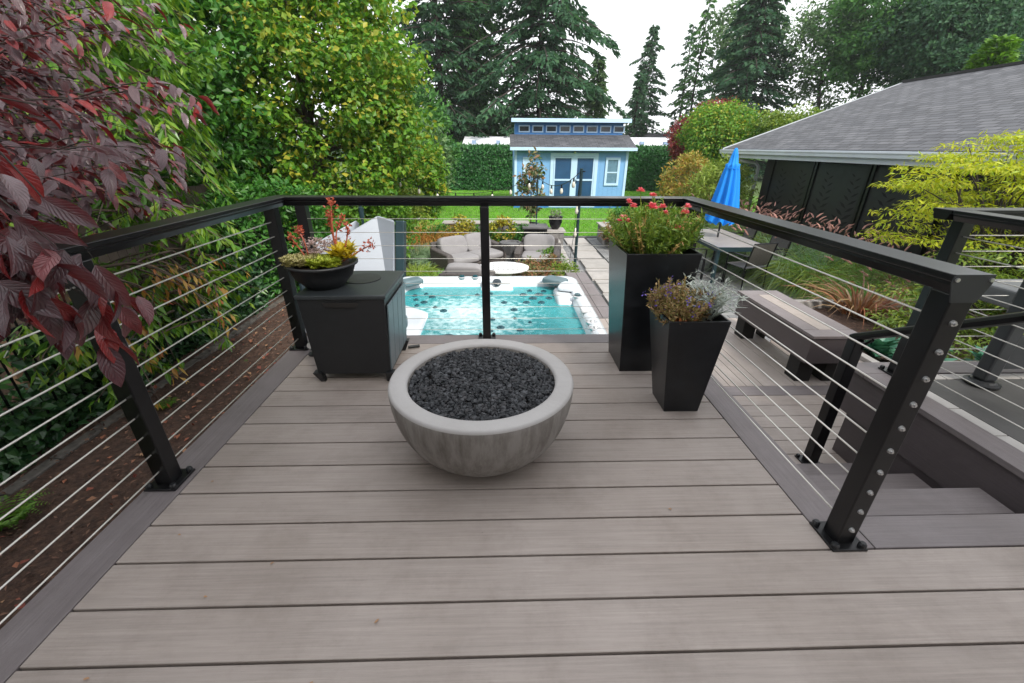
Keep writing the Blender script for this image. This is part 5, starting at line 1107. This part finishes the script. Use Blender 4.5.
def bl(px, py, Y, rpx, rpy, mat, label, **k):
    c_ = at(px, py, Y); rx = abs(at(px+rpx, py, Y)[0]-c_[0]); rz2 = abs(at(px, py-rpy, Y)[2]-c_[2]); k.setdefault('clr', .18*rx+.25)
    return broadleaf(k.pop('name', 'broadleaf_tree'), label, 'tree', (c_[0], Y, G), max(1.0, c_[2]-G-rz2*.6), tuple(c_), (rx, min(rx, 4), rz2), int(k.pop('nc', 130)*1.15), int(k.pop('per', 60)*1.9), k.pop('size', .32)*.70, mat, k.pop('bark', M['darkbark']), k.pop('tr', .2), .65, **k)
bl(738, 50, 44, 34, 60, M['far'], 'airy pale broadleaf tree between the thin conifer and the spruce', nc=60, per=40, size=.4)
bl(830, 50, 36, 48, 72, M['far'], 'tall airy broadleaf tree just right of the big spruce', nc=90, per=50, size=.33)
bl(880, 30, 33, 50, 80, M['con2'], 'mid green broadleaf tree above the ridge of the house', nc=130)
bl(945, 38, 30, 60, 66, M['con1'], 'large dark green spreading tree above the right part of the roof', nc=190, per=70)
bl(1010, 10, 34, 50, 62, M['con2'], 'tall green tree at the far right behind the roof', nc=140, per=60)
bl(985, 72, 27, 46, 26, M['con1'], 'dark undergrowth tree low behind the roof at the right', nc=90, per=60)
bl(722, 134, 21, 36, 34, M['mapleY'], 'rounded green and yellow tree between the hedge and the house', nc=150, per=70, size=.16, tr=.09, name='small_tree')
bl(690, 138, 24, 18, 26, M['redleaf'], 'dark red leaved small tree at the right end of the hedge', nc=70, per=60, size=.16, tr=.07, name='small_tree')
bl(716, 112, 23, 16, 12, M['redleaf'], 'reddish tree top just behind the rounded green tree', nc=30, per=50, size=.15, tr=.06, name='small_tree')
bl(790, 124, 19, 30, 14, M['acerg'], 'soft olive tree showing just over the eave of the house', nc=60, per=55, size=.16, tr=.07, name='small_tree')
# distant tree line
fw_ = []; nf = 420
for i in range(nf):
    x = rng.uniform(-70, 95); fw_.append(((x, 70+14*rng.random(), G+rng.random()*(4.0+2.2*math.sin(x*.22)+1.3*math.sin(x*.9))), 1.3+1.0*rng.random()))
V, Fq = cloud_leaves(fw_, 60, .75, .6); o = stuff(npmesh('far_wood', V, Fq, M['far'])); o['label'] = 'distant line of trees beyond the gardens'; o['category'] = 'woodland'
cy_ = at(1003, 38, 17); t = conifer('dwarf_cypress', 'bright green pointed cypress showing above the right part of the roof', (cy_[0], 17, G), cy_[2]-G, .9, M['green2'], M['darkbark'], nb=200, spr=60, size=.2, z0=.25, irregular=.1, droop=-.4, taper=.55, cat='cypress')
# ---- magnolia in front of the shed
mg = broadleaf('young_magnolia', 'slim young magnolia with bronze backed leaves in front of the shed', 'tree', (.86, 12.0, G), .55, (.86, 12.0, .22), (.33, .33, .86), 46, 20, .13, L_('magnolia', [(.05, .11, .03), (.09, .17, .05), (.26, .12, .05), (.35, .28, .16), (.05, .10, .03), (.12, .18, .07)], .2, .3), M['bark'], .025, .5, clr=.13, limbs=14)
urn('tree_pot', 'dark pot at the foot of the young magnolia', (.86, 12.0, G), 1.5, M['charcoal'])
# ---- bed between tub and lounge, left of lounge
def gc_(px, py, h, rad, n_, mat, label, nm='tufted_plant', **k):
    a = at(px, py, 8.0); o_ = np.array([0, 0, H]); d_ = a-o_; p = o_+d_*((G-H)/d_[2]); return grass_clump(nm, label, 'plant', (float(p[0]), float(p[1]), G), h, rad, n_, mat, **k)
GB = 'ornamental grasses left of the lounge chairs'
gc_(430, 250, .95, .85, 2200, M['gor'], 'large orange tinged grass clump left of the stone wall', w=.022, spread=.8, droop=.7, group=GB)
gc_(412, 246, .80, .5, 700, M['ggreen'], 'green grass clump left of the orange one', w=.016, spread=.8, group=GB)
gc_(440, 252, .60, .6, 1100, M['ggreen'], 'dark green grass clump in front of the orange one', w=.02, spread=.9, group=GB)
gc_(415, 262, .55, .6, 1200, M['gblue'], 'blue green fine grass clump beside the pale path', w=.018, spread=.9, group=GB)
gc_(440, 268, .50, .55, 1200, M['gblue'], 'blue green fine grass clump nearer the loveseat', w=.018, spread=.9, group=GB)
gc_(418, 282, .48, .55, 1200, M['gyel'], 'lime green grass clump behind the left tub corner', w=.018, spread=.9, group=GB)
gc_(438, 286, .40, .45, 900, M['ggreen'], 'low green grass clump just behind the tub rim', w=.018, spread=.9, group=GB)
gc_(448, 262, .40, .4, 700, L_('purple_blades', [(.16, .12, .14), (.22, .16, .16), (.10, .10, .07)], .2, .6), 'dusky purple grass beside the wicker loveseat', w=.018, spread=.9, group=GB)
gc_(512, 232, .50, .4, 700, M['ggreen'], 'green grass clump in front of the low stone wall', w=.014, spread=.7, group=GB)
shrub('coral_flowers', 'patch of coral red flowers by the tub corner', 'flowers', (-1.55, 6.3, G), (-1.5, 6.3, -1.02), (.30, .3, .14), 50, 26, .05, L_('coral_flower', [(.6, .10, .05), (.7, .16, .08), (.45, .12, .06)], .2, .6), .7)
for (x, y, lab, c_) in [(-.95, 10.75, 'yellow leaved shrub before the wall behind the loveseat', 'yellow'), (.02, 10.75, 'second yellow leaved shrub, behind the gap between loveseat and armchair', 'yellow')]:
    shrub('yellow_shrub', lab, 'shrub', (x, y, G), (x, y, G+.42), (.36, .28, .38), 46, 34, .07, L_('yel_green', [(.50, .42, .03), (.35, .36, .03), (.12, .18, .03), (.55, .38, .04)], .35, .5), .6, group='yellow shrubs along the wall')
for i, (x, lab) in enumerate([(-2.2, 'dark green low shrub at the left end of the stone wall'), (-1.5, 'dark green low shrub behind the left end of the loveseat'), (-.4, 'dark green low shrub behind the loveseat middle'), (.45, 'dark green low shrub next to the fire table')]):
    shrub('low_shrub', lab, 'shrub', (x, 10.7, G), (x, 10.7, G+.28), (.40, .3, .30), 46, 34, .06, M['green1'], .5, group='dark shrubs along the wall')
for i, (x, y, m__, lab) in enumerate([(.95, 8.05, 'rust', 'rust and green low shrub by the tall dark pole'), (.55, 7.7, 'rust', 'rusty low shrub right of the white oval table'), (1.05, 8.75, 'green2', 'small green shrub in front of the armchair'), (.75, 7.15, 'rust', 'spreading russet shrub close behind the tub'), (1.15, 7.5, 'acerg', 'olive shrub beside the tub step block')]):
    shrub('low_shrub', lab, 'shrub', (x, y, G), (x, y, G+.20), (.32, .30, .26), 50, 30, .05, M[m__], .5, group='low shrubs between tub and armchair')
shrub('rust_shrub', 'rust leaved shrub in front of the stone block planter', 'shrub', (2.95, 10.6, G), (2.95, 10.6, -.80), (.36, .3, .30), 50, 34, .06, M['rust'], .6)
shrub('planter_shrub', 'dark green shrub growing on top of the stone planter', 'shrub', (3.55, 11.35, G+.46), (3.55, 11.35, -.45), (.55, .35, .35), 50, 36, .07, M['green1'], .6)
hz = MB(); hz.box(-90, 110, -8, 95, G-1.0, 26.0); hm_ = bpy.data.materials.new('haze'); hm_.use_nodes = True; hn = hm_.node_tree.nodes; hn.clear(); ho_ = hn.new('ShaderNodeOutputMaterial'); pv = hn.new('ShaderNodeVolumePrincipled'); pv.inputs['Color'].default_value = (.86, .93, .95, 1); pv.inputs['Density'].default_value = .0006; hm_.node_tree.links.new(pv.outputs[0], ho_.inputs['Volume'])
hzo = stuff(hz.build('haze', hm_)); hzo['label'] = 'thin pale haze in the air over the gardens'; hzo['category'] = 'haze'
# ---- right hand bed along the house
k_ = 0; places = ['nearest the raised bed', 'behind the red bladed plant', 'beside the bench end', 'under the leaf screens', 'in the middle of the bed', 'beside the dining chairs', 'beside the far dining chair', 'near the umbrella', 'at the far end of the bed', 'below the downspout', 'against the dark wall']
for row, xb in enumerate((5.68, 6.15, 6.6)):
    for j in range(10):
        y = 4.6+j*.80+.3*float(rng.random()); x = xb+.18*float(rng.normal()); hgt_ = .95+.25*float(rng.random())
        rows_ = ['front row', 'middle row', 'back row'][row]; ords = ['first', 'second', 'third', 'fourth', 'fifth', 'sixth', 'seventh', 'eighth', 'ninth', 'tenth']
        lab = f'green fountain grass with pink plumes, {ords[j]} from the deck in the {rows_}'
        grass_clump('plumed_plant', lab, 'plant', (x, y, G+.02), hgt_, .65, 1050, [M['ggreen'], M['gblue'], M['gyel'], M['pinkgrass'], M['ggreen']][int(rng.integers(5))], w=.018, spread=.75, droop=.9, plume=M['plume'], nplume=int(rng.integers(9, 24)), plen=.13, pr=.015, group='fountain grasses along the house')
shrub('tall_bamboo_shrub', 'tall yellow green feathery shrub beside the closed umbrella', 'shrub', (6.2, 12.2, G), (6.15, 12.2, -.15), (.85, .7, 1.05), 130, 50, .12, M['gyel'], .22, upn=.1)
shrub('tall_bamboo_shrub', 'tall green feathery shrub under the gutter corner', 'shrub', (6.9, 12.9, G), (6.6, 13.3, -.15), (.6, .7, 1.0), 100, 50, .12, M['acerg'], .22, upn=.1)
shrub('autumn_shrub', 'orange and yellow shrub left of the umbrella', 'shrub', (6.2, 14.4, G), (6.2, 14.4, .0), (.95, .7, 1.0), 120, 50, .12, L_('orange_yellow', [(.45, .20, .05), (.42, .36, .05), (.22, .30, .04), (.5, .28, .10)], .35, .5), .3)
shrub('low_shrub', 'green shrub with pink flowers at the edge of the lawn', 'shrub', (4.9, 13.4, G), (5.0, 13.4, -.75), (.7, .5, .5), 70, 44, .08, M['green2'], .5)
grass_clump('red_flax', 'spiky red brown flax plant in the raised mulch bed', 'plant', (4.35, 4.62, LD-.05), .70, .5, 170, M['phorm'], w=.028, spread=1.1, droop=.5)
for i, (x, y, lab) in enumerate([(3.72, 3.15, 'blue green rosette plant nearest the steps'), (3.62, 3.5, 'blue green rosette plant beside the concrete curb'), (4.1, 3.55, 'blue green rosette plant farther into the bed'), (4.3, 3.1, 'blue green rosette plant below the maple'), (3.7, 2.75, 'blue green rosette plant against the raised patio')]):
    t = thing('rosette_plant', lab, 'plant', (x, y, LD-.05), group='blue green plants in the raised bed'); P = []; T_ = []; Nn = []; LL = []
    for k in range(46):
        a = k*2.4; e = .15+1.1*(1-k/46); P.append([0, 0, .04]); T_.append([math.cos(a)*math.cos(e), math.sin(a)*math.cos(e), math.sin(e)]); Nn.append([-math.cos(a)*math.sin(e), -math.sin(a)*math.sin(e), math.cos(e)]); LL.append(.20+.05*rng.random())
    LL = np.array(LL); V, Fq = nicegeo(np.array(P)+rng.normal(size=(46, 3))*.02, np.array(T_), np.array(Nn), LL, LL*.5, .3, .2); npmesh('foliage', V, Fq, M['hosta'], t, smooth=True)
# layered maple by the house wall
am = thing('japanese_maple', 'low spreading maple with layered bright yellow leaves against the dark house', 'tree', (5.7, 4.6, G)); b = np.array([5.7, 4.6, G]); cl = []; lims = []
for i in range(175):
    a = rng.random()*6.28; q = math.sqrt(rng.random()); z = .15+1.15*rng.random(); rr_ = 1.55*math.sqrt(max(0.05, 1-((z-.3)/1.25)**2)); c_ = np.array([6.15+q*rr_*math.cos(a)*1.05, 4.75+q*rr_*math.sin(a)*.95, z-.35*q*q+.22])
    if c_[0] > 6.85: continue
    cl.append((c_-b, (.26+.12*rng.random(), .26+.1*rng.random(), .035))); lims.append(c_-b)
V, Fq = cloud_leaves(cl, 120, .070, .25, 1.2, .35); npmesh('crown', V, Fq, M['acer'], am)
m_ = MB(); m_.tube([(0, 0, -.05), (.05, 0, .5), (.15, .1, 1.0)], [.06, .05, .035], 8)
for e in lims[::2]: m_.tube(branch_path((.1, .05, .6+.4*rng.random()), e, .08, 7, .05), [.022*(1-.85*k/6) for k in range(7)], 5)
m_.build('trunk', M['darkbark'], am, smooth=True)
gm = thing('japanese_maple', 'darker green lower maple beneath the yellow one beside the raised patio', 'tree', (5.3, 3.6, G)); b = np.array([5.3, 3.6, G]); cl = []; lims = []
for i in range(150):
    a = rng.random()*6.28; q = math.sqrt(rng.random()); z = -.65+.95*rng.random(); c_ = np.array([5.35+q*1.35*math.cos(a), 3.6+q*1.0*math.sin(a), z-.2*q*q]); cl.append((c_-b, (.24, .22, .05))); lims.append(c_-b)
V, Fq = cloud_leaves(cl, 130, .06, .3, 1.0, .4); npmesh('crown', V, Fq, M['acerg'], gm); m_ = MB(); m_.tube([(0, 0, -.05), (.05, 0, .6)], [.05, .035], 8)
for e in lims[::3]: m_.tube(branch_path((.03, 0, .5), e, .08, 6, .05), [.018*(1-.85*k/5) for k in range(6)], 5)
m_.build('trunk', M['darkbark'], gm, smooth=True)
# ------------------------------------------------------------------ world, light, render
sc = bpy.context.scene
wd = bpy.data.worlds.new('World'); sc.world = wd; wd.use_nodes = True
n = wd.node_tree.nodes; l = wd.node_tree.links; bg = n['Background']
SUN_EL, SUN_AZ = R(43), R(150)      # azimuth measured from +Y towards +X
sky = n.new('ShaderNodeTexSky'); sky.sky_type = 'NISHITA'; sky.sun_disc = False; sky.sun_elevation = SUN_EL; sky.sun_rotation = SUN_AZ; sky.air_density = 1; sky.dust_density = 3; sky.ozone_density = 1
tc = n.new('ShaderNodeTexCoord'); nt = n.new('ShaderNodeTexNoise'); mp = n.new('ShaderNodeMapping'); mp.inputs['Scale'].default_value = (1, 1, 2.2)
l.new(tc.outputs['Generated'], mp.inputs[0]); l.new(mp.outputs[0], nt.inputs['Vector']); nt.inputs['Scale'].default_value = 1.6; nt.inputs['Detail'].default_value = 8
rp = n.new('ShaderNodeValToRGB'); rp.color_ramp.elements[0].position = .30; rp.color_ramp.elements[1].position = .52; rp.color_ramp.elements[0].color = (.75, .75, .75, 1); rp.color_ramp.elements[1].color = (.97, .97, .97, 1); l.new(nt.outputs['Fac'], rp.inputs[0])
mx = n.new('ShaderNodeMix'); mx.data_type = 'RGBA'; l.new(rp.outputs[0], mx.inputs[0]); l.new(sky.outputs[0], mx.inputs[6]); mx.inputs[7].default_value = (8.8, 8.95, 9.2, 1)
l.new(mx.outputs[2], bg.inputs[0]); bg.inputs[1].default_value = 0.10
sd_ = bpy.data.lights.new('sun', 'SUN'); so = bpy.data.objects.new('sun', sd_); C.objects.link(so)
sd_.energy = 2.5; sd_.angle = R(10); sd_.color = (1.0, 0.95, 0.86)
dv = Vector((math.sin(SUN_AZ)*math.cos(SUN_EL), math.cos(SUN_AZ)*math.cos(SUN_EL), math.sin(SUN_EL)))
so.rotation_euler = dv.to_track_quat('Z', 'Y').to_euler()
sc.view_settings.view_transform = 'Standard'; sc.view_settings.look = 'None'; sc.view_settings.exposure = 0.86; sc.view_settings.gamma = 1.0
sc.render.engine = 'CYCLES'; sc.render.resolution_x = 1024; sc.render.resolution_y = 683
sc.cycles.max_bounces = 6; sc.cycles.volume_bounces = 0; sc.cycles.transparent_max_bounces = 8
